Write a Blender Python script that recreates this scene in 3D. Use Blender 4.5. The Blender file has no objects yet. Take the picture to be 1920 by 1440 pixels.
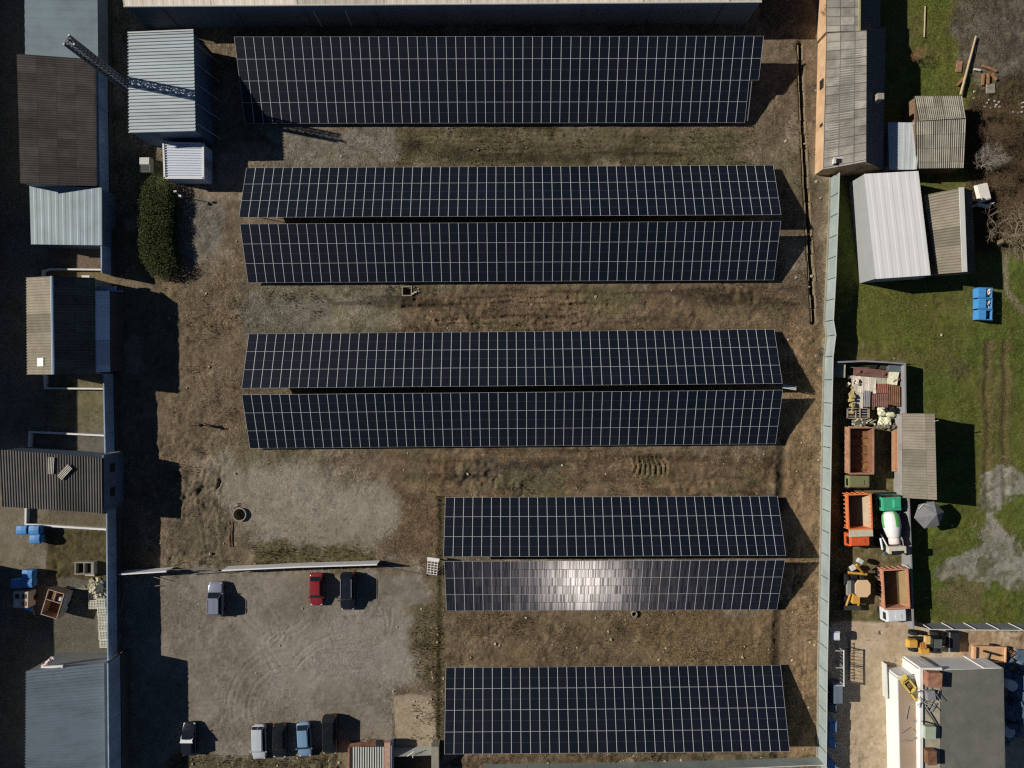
import bpy, bmesh, math, random
import numpy as np
from mathutils import Vector, Matrix
random.seed(7)
R = math.radians
sc = bpy.context.scene
COL = sc.collection
# ------------------------------------------------------------------ survey frame
# straight-down drone camera: height above ground and focal length in photo pixels
H, F, CX, CY = 90.0, 1333.0, 960.0, 720.0
S0 = F / H                                    # photo pixels per metre on the ground

def P(px, py, z=0.0):                          # surveyed photo point at height z -> metres
    return Vector(((px - CX) / F * (H - z), -(py - CY) / F * (H - z), z))

def V(*a): return Vector(a)

def s2l(c):
    c = c / 255.0
    return c / 12.92 if c <= 0.04045 else ((c + 0.055) / 1.055) ** 2.4

def alb(r, g, b, k=0.9):                       # reflectance of a flat sunlit surface
    return tuple(min(0.85, s2l(v) / k) for v in (r, g, b))

# ------------------------------------------------------------------ materials
def new_mat(name):
    m = bpy.data.materials.new(name); m.use_nodes = True
    nt = m.node_tree
    for n in list(nt.nodes): nt.nodes.remove(n)
    out = nt.nodes.new('ShaderNodeOutputMaterial')
    b = nt.nodes.new('ShaderNodeBsdfPrincipled')
    nt.links.new(b.outputs[0], out.inputs[0])
    return m, nt, b, out

def node(nt, kind, **kw):
    n = nt.nodes.new(kind)
    for k, v in kw.items():
        if k.startswith('i_'):
            n.inputs[int(k[2:]) if k[2:].isdigit() else k[2:]].default_value = v
        else: setattr(n, k, v)
    return n

def mixc(nt, fac, a, b, blend='MIX'):
    n = nt.nodes.new('ShaderNodeMix'); n.data_type = 'RGBA'; n.blend_type = blend
    for sock, v in ((n.inputs[0], fac), (n.inputs[6], a), (n.inputs[7], b)):
        if hasattr(v, 'is_linked'): nt.links.new(v, sock)
        elif isinstance(v, (int, float)): sock.default_value = v
        else: sock.default_value = (*v[:3], 1)
    return n.outputs[2]

def mth(nt, op, a, b=0.0, c=None, clamp=False):
    n = nt.nodes.new('ShaderNodeMath'); n.operation = op; n.use_clamp = clamp
    for i, v in enumerate((a, b) if c is None else (a, b, c)):
        if hasattr(v, 'is_linked'): nt.links.new(v, n.inputs[i])
        else: n.inputs[i].default_value = v
    return n.outputs[0]

def ramp(nt, fac, p0, p1):
    n = nt.nodes.new('ShaderNodeMapRange'); n.inputs[1].default_value = p0; n.inputs[2].default_value = p1
    nt.links.new(fac, n.inputs[0]); return n.outputs[0]

MATS = {}
def mat(name, col, rough=0.7, metal=0.0, var=0.25, scale=0.6, dirt=None, dirt_amt=0.5, dscale=0.25,
        bump=0.0, bscale=8.0, coat=0.0, seam=None, stretch=None):
    """weathered surface: base colour broken by noise, patches of dirt, optional sheet seams laid out in UV metres"""
    if name in MATS: return MATS[name]
    m, nt, b, out = new_mat(name)
    L = nt.links.new
    tc = node(nt, 'ShaderNodeTexCoord')
    src = tc.outputs['Object']
    if stretch:
        mp = node(nt, 'ShaderNodeMapping'); mp.inputs['Scale'].default_value = stretch
        L(src, mp.inputs[0]); src = mp.outputs[0]
    n1 = node(nt, 'ShaderNodeTexNoise'); n1.inputs['Scale'].default_value = scale; n1.inputs['Detail'].default_value = 8; n1.inputs['Roughness'].default_value = 0.65
    L(src, n1.inputs['Vector'])
    f = ramp(nt, n1.outputs[0], 0.3, 0.7)
    lo = tuple(c * (1 - var) for c in col); hi = tuple(min(0.9, c * (1 + var)) for c in col)
    c = mixc(nt, f, lo, hi)
    n3 = node(nt, 'ShaderNodeTexNoise'); n3.inputs['Scale'].default_value = bscale; n3.inputs['Detail'].default_value = 4
    L(src, n3.inputs['Vector'])
    c = mixc(nt, 1.0, c, mixc(nt, ramp(nt, n3.outputs[0], 0.3, 0.7), (1 - var * .5,) * 3, (1 + var * .5,) * 3), 'MULTIPLY')
    if dirt:
        n2 = node(nt, 'ShaderNodeTexNoise'); n2.inputs['Scale'].default_value = dscale; n2.inputs['Detail'].default_value = 9; n2.inputs['Roughness'].default_value = 0.7
        mp = node(nt, 'ShaderNodeMapping'); mp.inputs['Location'].default_value = (13.1, 4.7, 2.2)
        L(src, mp.inputs[0]); L(mp.outputs[0], n2.inputs['Vector'])
        c = mixc(nt, mth(nt, 'MULTIPLY', ramp(nt, n2.outputs[0], 0.45, 0.7), dirt_amt), c, dirt)
    if seam:                                    # (du, dv, half width, strength): sheet laps
        uv = node(nt, 'ShaderNodeSeparateXYZ'); L(tc.outputs['UV'], uv.inputs[0])
        tot = None
        for i, d in ((0, seam[0]), (1, seam[1])):
            if not d: continue
            fr = mth(nt, 'FRACT', mth(nt, 'DIVIDE', uv.outputs[i], d))
            k = mth(nt, 'LESS_THAN', fr, seam[2] / d)
            tot = k if tot is None else mth(nt, 'MAXIMUM', tot, k)
        c = mixc(nt, mth(nt, 'MULTIPLY', tot, seam[3]), c, tuple(x * 0.25 for x in col))
        # every sheet a slightly different age
        u = mth(nt, 'FLOOR', mth(nt, 'DIVIDE', uv.outputs[0], seam[0] or 99)); v = mth(nt, 'FLOOR', mth(nt, 'DIVIDE', uv.outputs[1], seam[1] or 99))
        wn = node(nt, 'ShaderNodeTexWhiteNoise'); wn.noise_dimensions = '2D'
        cb = node(nt, 'ShaderNodeCombineXYZ'); L(u, cb.inputs[0]); L(v, cb.inputs[1]); L(cb.outputs[0], wn.inputs['Vector'])
        g = ramp(nt, wn.outputs[0], 0, 1)
        c = mixc(nt, 1.0, c, mixc(nt, g, (0.74,) * 3, (1.16,) * 3), 'MULTIPLY')
    L(c, b.inputs['Base Color'])
    b.inputs['Roughness'].default_value = rough; b.inputs['Metallic'].default_value = metal
    b.inputs['Coat Weight'].default_value = coat
    if rough > 0.5: b.inputs['Specular IOR Level'].default_value = 0.25
    if bump:
        bp = node(nt, 'ShaderNodeBump'); bp.inputs['Strength'].default_value = bump; bp.inputs['Distance'].default_value = 0.05
        L(n3.outputs[0], bp.inputs['Height']); L(bp.outputs[0], b.inputs['Normal'])
    MATS[name] = m
    return m

# ------------------------------------------------------------------ mesh builder
class MB:
    def __init__(s): s.v, s.f, s.m, s.uv = [], [], [], []
    def face(s, pts, m=0, uv=None):
        i = len(s.v); s.v += [Vector(p) for p in pts]; s.f.append(list(range(i, i + len(pts)))); s.m.append(m)
        s.uv.append(uv or [(0, 0)] * len(pts))
    def poly(s, verts, faces, m=0, uvs=None):
        i = len(s.v); s.v += [Vector(p) for p in verts]
        for k, fc in enumerate(faces):
            s.f.append([i + j for j in fc]); s.m.append(m); s.uv.append(uvs[k] if uvs else [(0, 0)] * len(fc))
    def box(s, c, size, rz=0, m=0, tilt=None, top=1.0, topy=None):
        """box centred at c; top scales the upper face (taper)"""
        topy = top if topy is None else topy
        hx, hy, hz = size[0] / 2, size[1] / 2, size[2] / 2
        M = Matrix.Rotation(rz, 3, 'Z')
        if tilt: M = M @ Matrix.Rotation(tilt[1], 3, tilt[0])
        vs = []
        for z, kx, ky in ((-hz, 1, 1), (hz, top, topy)):
            for x, y in ((-hx, -hy), (hx, -hy), (hx, hy), (-hx, hy)):
                vs.append(M @ V(x * kx, y * ky, z) + Vector(c))
        s.poly(vs, [(3, 2, 1, 0), (4, 5, 6, 7), (0, 1, 5, 4), (1, 2, 6, 5), (2, 3, 7, 6), (3, 0, 4, 7)], m)
    def prism(s, ring, z0, tops, m=0, mt=None):
        """ring of XY points (counter-clockwise), walls from z0 to tops (number or per point)"""
        n = len(ring)
        t = [tops] * n if isinstance(tops, (int, float)) else tops
        lo = [V(p[0], p[1], z0) for p in ring]; hi = [V(p[0], p[1], t[i]) for i, p in enumerate(ring)]
        s.poly(lo + hi, [(i, (i + 1) % n, n + (i + 1) % n, n + i) for i in range(n)], m)
        s.poly(hi, [tuple(range(n))], m if mt is None else mt); s.poly(lo, [tuple(reversed(range(n)))], m)
    def tube(s, p0, p1, r0, r1=None, n=6, m=0, caps=True):
        r1 = r0 if r1 is None else r1
        p0, p1 = Vector(p0), Vector(p1); d = (p1 - p0)
        if d.length < 1e-6: return
        d.normalize(); a = d.orthogonal().normalized(); b = d.cross(a)
        vs = []
        for p, r in ((p0, r0), (p1, r1)):
            for k in range(n):
                t = 2 * math.pi * k / n; vs.append(p + (a * math.cos(t) + b * math.sin(t)) * r)
        fs = [(k, (k + 1) % n, n + (k + 1) % n, n + k) for k in range(n)]
        if caps: fs += [tuple(reversed(range(n))), tuple(range(n, 2 * n))]
        s.poly(vs, fs, m)
    def lathe(s, prof, c=(0, 0, 0), axis='Z', n=16, m=0, close=True):
        """prof: (radius, along) pairs revolved"""
        vs, fs = [], []
        for r, h in prof:
            for k in range(n):
                t = 2 * math.pi * k / n; x, y = r * math.cos(t), r * math.sin(t)
                p = {'Z': (x, y, h), 'X': (h, x, y), 'Y': (y, h, x)}[axis]
                vs.append(Vector(p) + Vector(c))
        for j in range(len(prof) - 1):
            for k in range(n):
                fs.append((j * n + k, j * n + (k + 1) % n, (j + 1) * n + (k + 1) % n, (j + 1) * n + k))
        if close:
            fs.append(tuple(reversed(range(n)))); fs.append(tuple(range((len(prof) - 1) * n, len(prof) * n)))
        s.poly(vs, fs, m)
    def loft(s, rings, m=0, caps=True):
        n = len(rings[0]); vs = [p for r in rings for p in r]; fs = []
        for j in range(len(rings) - 1):
            for k in range(n):
                fs.append((j * n + k, j * n + (k + 1) % n, (j + 1) * n + (k + 1) % n, (j + 1) * n + k))
        if caps: fs += [tuple(reversed(range(n))), tuple(range((len(rings) - 1) * n, len(rings) * n))]
        s.poly(vs, fs, m)
    def corr(s, a, b, c, d, n, depth=0.05, m=0, kind='sin', jit=0.0, thick=0.012):
        """corrugated sheet on quad a b c d, ribs run from edge ab to edge dc"""
        a, b, c, d = map(Vector, (a, b, c, d))
        N = (b - a).cross(d - a).normalized()
        if N.z < 0: N = -N
        if kind == 'sin': pr = [(k / 6, math.cos(2 * math.pi * k / 6) * .5 + .5) for k in range(6)]
        else: pr = [(0, 0), (.5, 0), (.6, 1), (.9, 1)]
        ts = [((i + u) / n, h) for i in range(n) for u, h in pr] + [(1.0, pr[0][1])]
        wab, wad = (b - a).length, (d - a).length
        vs, fs, uvs = [], [], []
        rows = 3 if jit else 2
        for t, h in ts:
            for q in range(rows):
                f = q / (rows - 1)
                p = a.lerp(b, t).lerp(d.lerp(c, t), f) + N * (h * depth + random.uniform(-jit, jit))
                vs.append(p)
        k = len(ts)
        for i in range(k - 1):
            for q in range(rows - 1):
                fs.append((i * rows + q, (i + 1) * rows + q, (i + 1) * rows + q + 1, i * rows + q + 1))
                u0, u1, v0, v1 = ts[i][0] * wab, ts[i + 1][0] * wab, wad * q / (rows - 1), wad * (q + 1) / (rows - 1)
                uvs.append([(u0, v0), (u1, v0), (u1, v1), (u0, v1)])
        s.poly(vs, fs, m, uvs)
        # underside just below, closed along the rim
        s.poly([a - N * thick, b - N * thick, c - N * thick, d - N * thick], [(3, 2, 1, 0)], m)
        for e0, e1 in ((a, b), (b, c), (c, d), (d, a)):
            s.poly([e0 - N * thick, e1 - N * thick, e1 + N * depth * .3, e0 + N * depth * .3], [(0, 1, 2, 3)], m)
    def build(s, name, mats, parent=None, org=None, bevel=0.0, smooth=False, loc=None, rz=0.0, recalc=True):
        o_ = Vector(org) if org is not None else Vector((0, 0, 0))
        me = bpy.data.meshes.new(name)
        me.from_pydata([tuple(v - o_) for v in s.v], [], s.f)
        uvl = me.uv_layers.new(name='UVMap')
        flat = [c for fu in s.uv for uv in fu for c in uv]
        uvl.data.foreach_set('uv', flat)
        for mm in (mats if isinstance(mats, (list, tuple)) else [mats]): me.materials.append(mm)
        me.polygons.foreach_set('material_index', s.m)
        if recalc or bevel:
            bm = bmesh.new(); bm.from_mesh(me)
            if bevel:
                bmesh.ops.remove_doubles(bm, verts=bm.verts, dist=1e-4)
            bmesh.ops.recalc_face_normals(bm, faces=bm.faces)
            if bevel:
                es = [e for e in bm.edges if len(e.link_faces) == 2 and e.calc_face_angle(0) > 0.5]
                bmesh.ops.bevel(bm, geom=es, offset=bevel, segments=2, affect='EDGES', clamp_overlap=True)
            bm.to_mesh(me); bm.free()
        if smooth: me.polygons.foreach_set('use_smooth', [True] * len(me.polygons))
        me.update()
        ob = bpy.data.objects.new(name, me); COL.objects.link(ob)
        if parent is not None: ob.parent = parent
        if loc is not None: ob.location = loc
        elif parent is None and org is not None: ob.location = o_
        ob.rotation_euler.z = rz
        return ob

def tag(o, label, cat, group=None, kind=None):
    o['label'] = label; o['category'] = cat
    if group: o['group'] = group
    if kind: o['kind'] = kind
    return o

def thing(name, label, cat, loc=(0, 0, 0), rz=0.0, group=None):
    o = bpy.data.objects.new(name, None); COL.objects.link(o)
    o.location = loc; o.rotation_euler.z = rz; o.empty_display_size = 0.3
    return tag(o, label, cat, group)

def copy_tree(o, parent=None):
    c = o.copy(); COL.objects.link(c); c.parent = parent
    for ch in list(o.children): copy_tree(ch, c)
    return c

# ------------------------------------------------------------------ numpy noise
def _h(ix, iy, seed):
    with np.errstate(over='ignore'):
        h = ix.astype(np.uint32) * np.uint32(374761393) + iy.astype(np.uint32) * np.uint32(668265263) + np.uint32((seed * 69069 + 12345) & 0xffffffff)
        h = (h ^ (h >> np.uint32(13))) * np.uint32(1274126177)
        h = h ^ (h >> np.uint32(16))
    return (h & np.uint32(0xffffff)).astype(np.float64) / float(0xffffff)
def vn(x, y, s, seed=0):
    x = x / s + 4000.0; y = y / s + 4000.0
    ix, iy = np.floor(x).astype(np.int64), np.floor(y).astype(np.int64)
    fx, fy = x - ix, y - iy
    fx = fx * fx * (3 - 2 * fx); fy = fy * fy * (3 - 2 * fy)
    a, b, c, d = _h(ix, iy, seed), _h(ix + 1, iy, seed), _h(ix, iy + 1, seed), _h(ix + 1, iy + 1, seed)
    return (a * (1 - fx) + b * fx) * (1 - fy) + (c * (1 - fx) + d * fx) * fy
def fbm(x, y, s, seed=0, o=4, g=0.55):
    t, a, w = 0, 1.0, 0
    for k in range(o):
        t = t + vn(x, y, s / 2 ** k, seed + 17 * k) * a; w += a; a *= g
    return t / w
def sdpoly(x, y, pts):
    """signed distance to polygon, positive inside"""
    d = np.full(x.shape, 1e9); ins = np.zeros(x.shape, bool)
    n = len(pts)
    for i in range(n):
        (x0, y0), (x1, y1) = pts[i], pts[(i + 1) % n]
        ex, ey = x1 - x0, y1 - y0
        t = np.clip(((x - x0) * ex + (y - y0) * ey) / (ex * ex + ey * ey + 1e-12), 0, 1)
        d = np.minimum(d, np.hypot(x - x0 - t * ex, y - y0 - t * ey))
        c = ((y0 > y) != (y1 > y))
        with np.errstate(divide='ignore', invalid='ignore'):
            xi = (x1 - x0) * (y - y0) / (y1 - y0 + 1e-12) + x0
        ins ^= c & (x < xi)
    return np.where(ins, d, -d)
def dline(x, y, pts):
    d = np.full(x.shape, 1e9)
    for (x0, y0), (x1, y1) in zip(pts[:-1], pts[1:]):
        ex, ey = x1 - x0, y1 - y0
        t = np.clip(((x - x0) * ex + (y - y0) * ey) / (ex * ex + ey * ey + 1e-12), 0, 1)
        d = np.minimum(d, np.hypot(x - x0 - t * ex, y - y0 - t * ey))
    return d
def sstep(a, b, x):
    t = np.clip((x - a) / (b - a), 0, 1); return t * t * (3 - 2 * t)
# ------------------------------------------------------------------ camera, sun, sky
cam = bpy.data.cameras.new('camera'); co = bpy.data.objects.new('camera', cam); COL.objects.link(co)
co.location = (0, 0, H); cam.sensor_width = 36.0; cam.lens = 36.0 * F / 1920.0; cam.clip_end = 3000
sc.camera = co
EL = R(31.0); AZS = 0.205                      # sun height; shadows run right and slightly down
sh = V(1, -AZS, 0).normalized()
SUN = V(-sh.x * math.cos(EL), -sh.y * math.cos(EL), math.sin(EL))
sl = bpy.data.lights.new('sun', 'SUN'); so = bpy.data.objects.new('sun', sl); COL.objects.link(so)
sl.energy = 5.0; sl.angle = R(0.5); sl.color = (1.0, 0.93, 0.83)
so.location = SUN * 60; so.rotation_euler = SUN.to_track_quat('Z', 'Y').to_euler()
w = bpy.data.worlds.new('World'); sc.world = w; w.use_nodes = True
nt = w.node_tree
sky = nt.nodes.new('ShaderNodeTexSky'); sky.sky_type = 'NISHITA'; sky.sun_disc = False
sky.sun_elevation = EL; sky.sun_rotation = math.atan2(SUN.x, SUN.y)
sky.air_density = 0.5; sky.dust_density = 0.05; sky.ozone_density = 3.0; sky.altitude = 200
bg = nt.nodes['Background']; bg.inputs[1].default_value = 0.05
nt.links.new(sky.outputs[0], bg.inputs[0])
sc.view_settings.view_transform = 'Standard'; sc.view_settings.look = 'None'
sc.view_settings.exposure = -0.12; sc.view_settings.gamma = 1.0; sc.view_settings.use_curve_mapping = False
sc.cycles.max_bounces = 4; sc.cycles.diffuse_bounces = 2; sc.cycles.glossy_bounces = 2
sc.cycles.use_denoising = False
sc.cycles.pixel_filter_type = 'BLACKMAN_HARRIS'; sc.cycles.filter_width = 1.25

# ------------------------------------------------------------------ ground: one sheet to the horizon
STEP = 0.18
xs = np.concatenate([[-900, -400, -200, -120, -90], np.arange(-76, 76.01, STEP), [90, 120, 200, 400, 900]])
ys = np.concatenate([[-900, -400, -200, -100, -75], np.arange(-58, 58.01, STEP), [75, 100, 200, 400, 900]])
GX, GY = np.meshgrid(xs, ys)
PX, PY = CX + GX * S0, CY - GY * S0            # same places in survey pixels
w1 = (fbm(GX, GY, 3.0, 3) - .5) * 60; w2 = (fbm(GX, GY, 3.0, 9) - .5) * 60
WX, WY = PX + w1, PY + w2
n_big = fbm(GX, GY, 9.0, 21, 5); n_mid = fbm(GX, GY, 2.2, 22, 5, .65); n_fine = fbm(GX, GY, .7, 23, 3, .7)
def c3(t): return np.array(t)[None, None, :]
def lerpc(a, b, t): return a * (1 - t[..., None]) + b * t[..., None]
DIRT, DIRT2, OLIVE, PALE = c3(alb(108, 94, 75)), c3(alb(90, 78, 62)), c3(alb(92, 88, 64)), c3(alb(134, 121, 102))
col = lerpc(DIRT + np.zeros(GX.shape + (3,)), DIRT2, sstep(.35, .65, n_mid))
col = lerpc(col, OLIVE, sstep(.52, .68, n_big) * .55)
col = lerpc(col, PALE, sstep(.56, .72, fbm(GX, GY, 4.0, 31, 5)) * .6)
rough_h = np.full(GX.shape, .03)               # height of the clods
w3 = (fbm(GX, GY, 1.1, 4, 4, .7) - .5) * 40; w4 = (fbm(GX, GY, 1.1, 8, 4, .7) - .5) * 40
def zone(pts, soft=22, warp=1.0):
    return sstep(-soft * .6, soft * .6, sdpoly(PX + (w1 + w3) * warp, PY + (w2 + w4) * warp, pts))
def lay(mask, c, amt=1.0, c_alt=None, seed=40, s=2.0, rh=None):
    global col, rough_h
    cc = c3(c) + np.zeros_like(col)
    if c_alt is not None: cc = lerpc(cc, c3(c_alt), sstep(.38, .62, fbm(GX, GY, s, seed, 5, .65)))
    col = lerpc(col, cc, mask * amt)
    if rh is not None: rough_h = rough_h * (1 - mask) + rh * mask
# lanes between the arrays
lay(zone([(735, 236), (1420, 236), (1400, 320), (735, 320)], 30), alb(82, 74, 53), .85, alb(70, 64, 42), 41, 1.6)
lay(zone([(505, 232), (735, 236), (740, 300), (500, 318)]), alb(112, 103, 86), .9, alb(96, 88, 70), 42, 1.0, .02)
lay(zone([(420, 525), (760, 535), (740, 560), (720, 640), (455, 640)], 34), alb(104, 98, 84), .8, alb(86, 82, 62), 43, 1.4, .02)
lay(zone([(740, 535), (1500, 535), (1500, 640), (740, 640)], 26), alb(92, 75, 54), .8, alb(74, 60, 44), 44, 1.1, .06)
lay(zone([(345, 370), (405, 370), (412, 470), (400, 520), (345, 520)], 14), alb(106, 102, 94), .85, alb(88, 84, 76), 45, .8, .02)
lay(zone([(290, 500), (470, 480), (450, 860), (290, 870)], 30), alb(104, 88, 66), .6, alb(84, 72, 54), 46, 1.2, .04)
lay(zone([(395, 872), (470, 868), (560, 872), (660, 890), (735, 915), (748, 960), (705, 1020), (600, 1032), (510, 1025), (455, 990), (405, 925)], 46), alb(128, 121, 108), .95, alb(118, 110, 96), 47, 1.8, .015)
lay(zone([(735, 845), (1500, 845), (1500, 935), (830, 935), (830, 1050), (740, 1050)], 26), alb(102, 82, 58), .8, alb(82, 66, 46), 48, 1.3, .06)
lay(zone([(866, 872), (1050, 868), (1062, 912), (1000, 922), (866, 912)], 10), alb(88, 79, 65), .8, alb(66, 60, 51), 49, .4, .09)
lay(zone([(500, 1022), (640, 1030), (700, 1040), (690, 1062), (470, 1062)], 12), alb(84, 78, 48), .8, alb(72, 68, 40), 50, .8, .03)
lay(zone([(345, 880), (420, 880), (440, 1060), (310, 1060)], 18), alb(98, 88, 70), .6, alb(76, 68, 54), 51, .9, .09)
# wheel-worn streaks running along the lanes
streak = fbm(GX * .09, GY * 1.0, 1.3, 98, 5, .62)
lanes = np.clip(zone([(455, 238), (1430, 238), (1410, 312), (455, 312)], 12) + zone([(460, 533), (1500, 533), (1500, 622), (460, 622)], 12) + zone([(760, 842), (1460, 842), (1460, 930), (760, 930)], 12) + .5 * zone([(840, 1146), (1455, 1146), (1455, 1246), (840, 1246)], 12), 0, 1)
col *= (1 - .42 * lanes * sstep(.54, .66, streak) + .30 * lanes * sstep(.46, .34, streak))[..., None]
lay(lanes * sstep(.55, .68, fbm(GX * .4, GY, 2.4, 99, 4)), alb(88, 84, 54), .55)
lay(zone([(500, 228), (738, 232), (742, 302), (500, 318)], 14), alb(116, 109, 96), .95, alb(98, 91, 78), 42, 1.0, .02)
lay(zone([(455, 550), (640, 545), (600, 635), (455, 640)], 26), alb(108, 102, 90), .8, alb(92, 87, 74), 43, 1.4, .02)
# gravel yard for the cars
yard = np.maximum(zone([(225, 1072), (790, 1062), (806, 1120), (790, 1240), (735, 1305), (732, 1390), (640, 1405), (225, 1440)], 16), zone([(400, 872), (560, 872), (735, 915), (748, 960), (705, 1020), (600, 1032), (455, 990)], 46))
lay(zone([(225, 1072), (600, 1070), (790, 1062), (806, 1120), (770, 1180), (790, 1240), (800, 1295), (735, 1305), (732, 1390), (640, 1405), (470, 1415), (330, 1425), (225, 1440)], 16), alb(116, 109, 98), .97, alb(103, 96, 84), 52, 2.6, .016)
lay(zone([(470, 1180), (700, 1150), (770, 1190), (740, 1300), (520, 1300)], 50), alb(128, 122, 112), .6, None, 53, 2, None)
for cx_, cy_, r0_, a0, a1 in ((530, 1330, 95, 200, 300), (530, 1330, 120, 195, 290), (560, 1120, 90, 30, 150), (540, 1130, 70, 40, 130)):
    ang = np.degrees(np.arctan2(-(PY - cy_), PX - cx_)) % 360
    m_ = np.exp(-((np.hypot(PX - cx_, PY - cy_) - r0_) / 1.8) ** 2) * ((ang > a0) & (ang < a1))
    col = lerpc(col, c3(alb(80, 74, 64)), m_ * .55)
lay(zone([(735, 1306), (775, 1301), (806, 1305), (822, 1394), (800, 1402), (742, 1402)], 4, .15), alb(146, 132, 110), .95, alb(136, 122, 100), 54, 1.2, .004)
lay(zone([(320, 1418), (640, 1410), (640, 1460), (320, 1460)], 8), alb(88, 80, 58), .8, alb(66, 60, 44), 55, .7, .1)
lay(zone([(760, 1150), (835, 1130), (838, 1280), (780, 1290)], 18), alb(100, 84, 60), .7, alb(74, 68, 44), 56, .9, .06)
lay(zone([(832, 1143), (1470, 1143), (1470, 1250), (832, 1250)], 14), alb(104, 87, 62), .75, alb(84, 70, 50), 57, 1.2, .04)
lay(zone([(1180, 1150), (1470, 1145), (1470, 1250), (1230, 1250)], 40), alb(104, 85, 56), .6)
lay(zone([(1476, 600), (1550, 600), (1545, 1440), (1470, 1440)], 14), alb(132, 107, 76), .8, alb(104, 84, 58), 58, 1.5, .05)
lay(zone([(832, 1412), (1530, 1412), (1530, 1432), (832, 1432)], 6), alb(90, 72, 54), .8, alb(62, 56, 38), 59, .8, .08)
# strip along the fence
lay(np.exp(-(dline(PX, PY, [(1553, 325), (1547, 520), (1545, 640), (1539, 900), (1535, 1440)]) / 3.5) ** 2), alb(150, 136, 104), .8, alb(110, 98, 74), 60, .8)
lay(zone([(1440, 0), (1530, 0), (1530, 60), (1440, 60)], 20), alb(70, 62, 52), .8)
# land beyond the right-hand fence
east = sstep(-2, 2, PX - np.interp(PY, [0, 325, 640, 1440], [1540, 1556, 1548, 1538]))
lay(east, alb(92, 104, 48), 1.0, alb(78, 88, 40), 61, 1.5, .03)
g = east * sstep(.40, .62, fbm(GX, GY, 5, 62, 5))
lay(g, alb(98, 98, 48), .6)
lay(east * sstep(.55, .7, fbm(GX, GY, 3.2, 63, 5)), alb(104, 92, 60), .5)
lay(zone([(1690, 520), (1920, 520), (1920, 1170), (1700, 1170)], 40) * sstep(.42, .6, n_mid), alb(80, 86, 36), .5)
lay(zone([(1795, -100), (2100, -100), (2100, 190), (1840, 175), (1790, 120)], 26), alb(112, 104, 93), .95, alb(88, 80, 69), 64, 1.6, .04)
lay(zone([(1830, 20), (2100, -80), (2100, 130), (1880, 110)], 26), alb(98, 90, 80), .6, alb(78, 71, 62), 65, .8)
lay(zone([(1805, 150), (2100, 130), (2100, 480), (1880, 470), (1800, 430), (1812, 300)], 24), alb(84, 73, 54), .95, alb(60, 51, 37), 66, 1.0, .05)
for xx in (1852, 1884):
    lay(zone([(xx - 10, 640), (xx + 10, 640), (xx + 9, 930), (xx - 11, 930)], 9, .25), alb(104, 88, 62), .85, alb(90, 78, 54), 67, .8)
lay(zone([(1836, 690), (1902, 690), (1900, 900), (1834, 900)], 22, .4), alb(100, 92, 58), .5, alb(88, 86, 48), 97, 1.2)
lay(zone([(1780, 685), (1815, 680), (1822, 705), (1785, 712)], 9), alb(84, 76, 54), .8)
mud = zone([(1835, 892), (1870, 875), (1930, 885), (1960, 910), (1925, 930), (1880, 935), (1868, 970), (1885, 1010), (1940, 1030), (1960, 1090), (1900, 1098), (1850, 1090), (1800, 1095), (1756, 1090), (1752, 1060), (1790, 1040), (1830, 1028), (1842, 985), (1832, 940)], 4, .9)
lay(mud, alb(142, 140, 128), .95, alb(120, 118, 104), 68, .9, .03)
lay(mud * sstep(.55, .62, fbm(GX, GY, 1.6, 69, 4)), alb(88, 88, 62), .8)
lay(np.exp(-(dline(PX + w1 * .1, PY, [(1888, 330), (1890, 430), (1884, 500), (1886, 545), (1925, 590), (1990, 640)]) / 5.5) ** 2), alb(138, 126, 106), .85)
lay(zone([(1556, 670), (1692, 675), (1704, 1168), (1545, 1168)], 6, .2), alb(118, 106, 78), .95, alb(96, 90, 58), 70, 1.0, .03)
lay(zone([(1760, 1095), (1850, 1095), (1850, 1160), (1760, 1160)], 14), alb(104, 94, 66), .8)
tan = zone([(1540, 1168), (1700, 1160), (1745, 1176), (1990, 1186), (1990, 1500), (1540, 1500)], 5, .15)
lay(tan, alb(188, 171, 146), 1.0, alb(176, 157, 131), 71, 2.2, .012)
lay(zone([(1600, 1238), (1690, 1235), (1700, 1460), (1585, 1460)], 9), alb(180, 163, 138), .8, alb(162, 146, 118), 72, .7, .02)
lay(zone([(1800, 1185), (1990, 1190), (1990, 1260), (1800, 1250)], 14), alb(176, 148, 116), .8, alb(150, 126, 98), 73, .9, .03)
lay(zone([(1900, 1184), (1990, 1184), (1990, 1210), (1905, 1208)], 6), alb(120, 100, 74), .8)
# left-hand yard
west = 1 - sstep(-2, 2, PX - np.interp(PY, [0, 460, 700, 1440], [208, 213, 221, 225]))
lay(west, alb(104, 101, 92), 1.0, alb(96, 92, 80), 74, 2.5, .006)
lay(zone([(-200, 925), (90, 930), (92, 1072), (-200, 1050)], 4, .1), alb(126, 117, 102), .9, alb(116, 107, 90), 75, 1.8)
lay(zone([(88, 990), (222, 994), (222, 1090), (88, 1082)], 5, .15), alb(88, 80, 54), .95, alb(70, 62, 42), 76, .7, .05)
lay(zone([(95, 960), (222, 965), (222, 992), (60, 985)], 5, .15), alb(106, 96, 76), .8)
lay(zone([(100, 700), (222, 720), (222, 806), (100, 806)], 5, .15), alb(116, 108, 82), .9, alb(104, 98, 72), 77, 1.0)
lay(zone([(95, 455), (215, 460), (215, 505), (95, 505)], 3, .1), alb(112, 98, 84), .9)
lay(zone([(95, 506), (215, 506), (215, 545), (95, 545)], 3, .1), alb(120, 106, 76), .9)
lay(zone([(245, 300), (310, 300), (360, 400), (345, 530), (250, 520)], 10), alb(84, 84, 46), .7)
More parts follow.
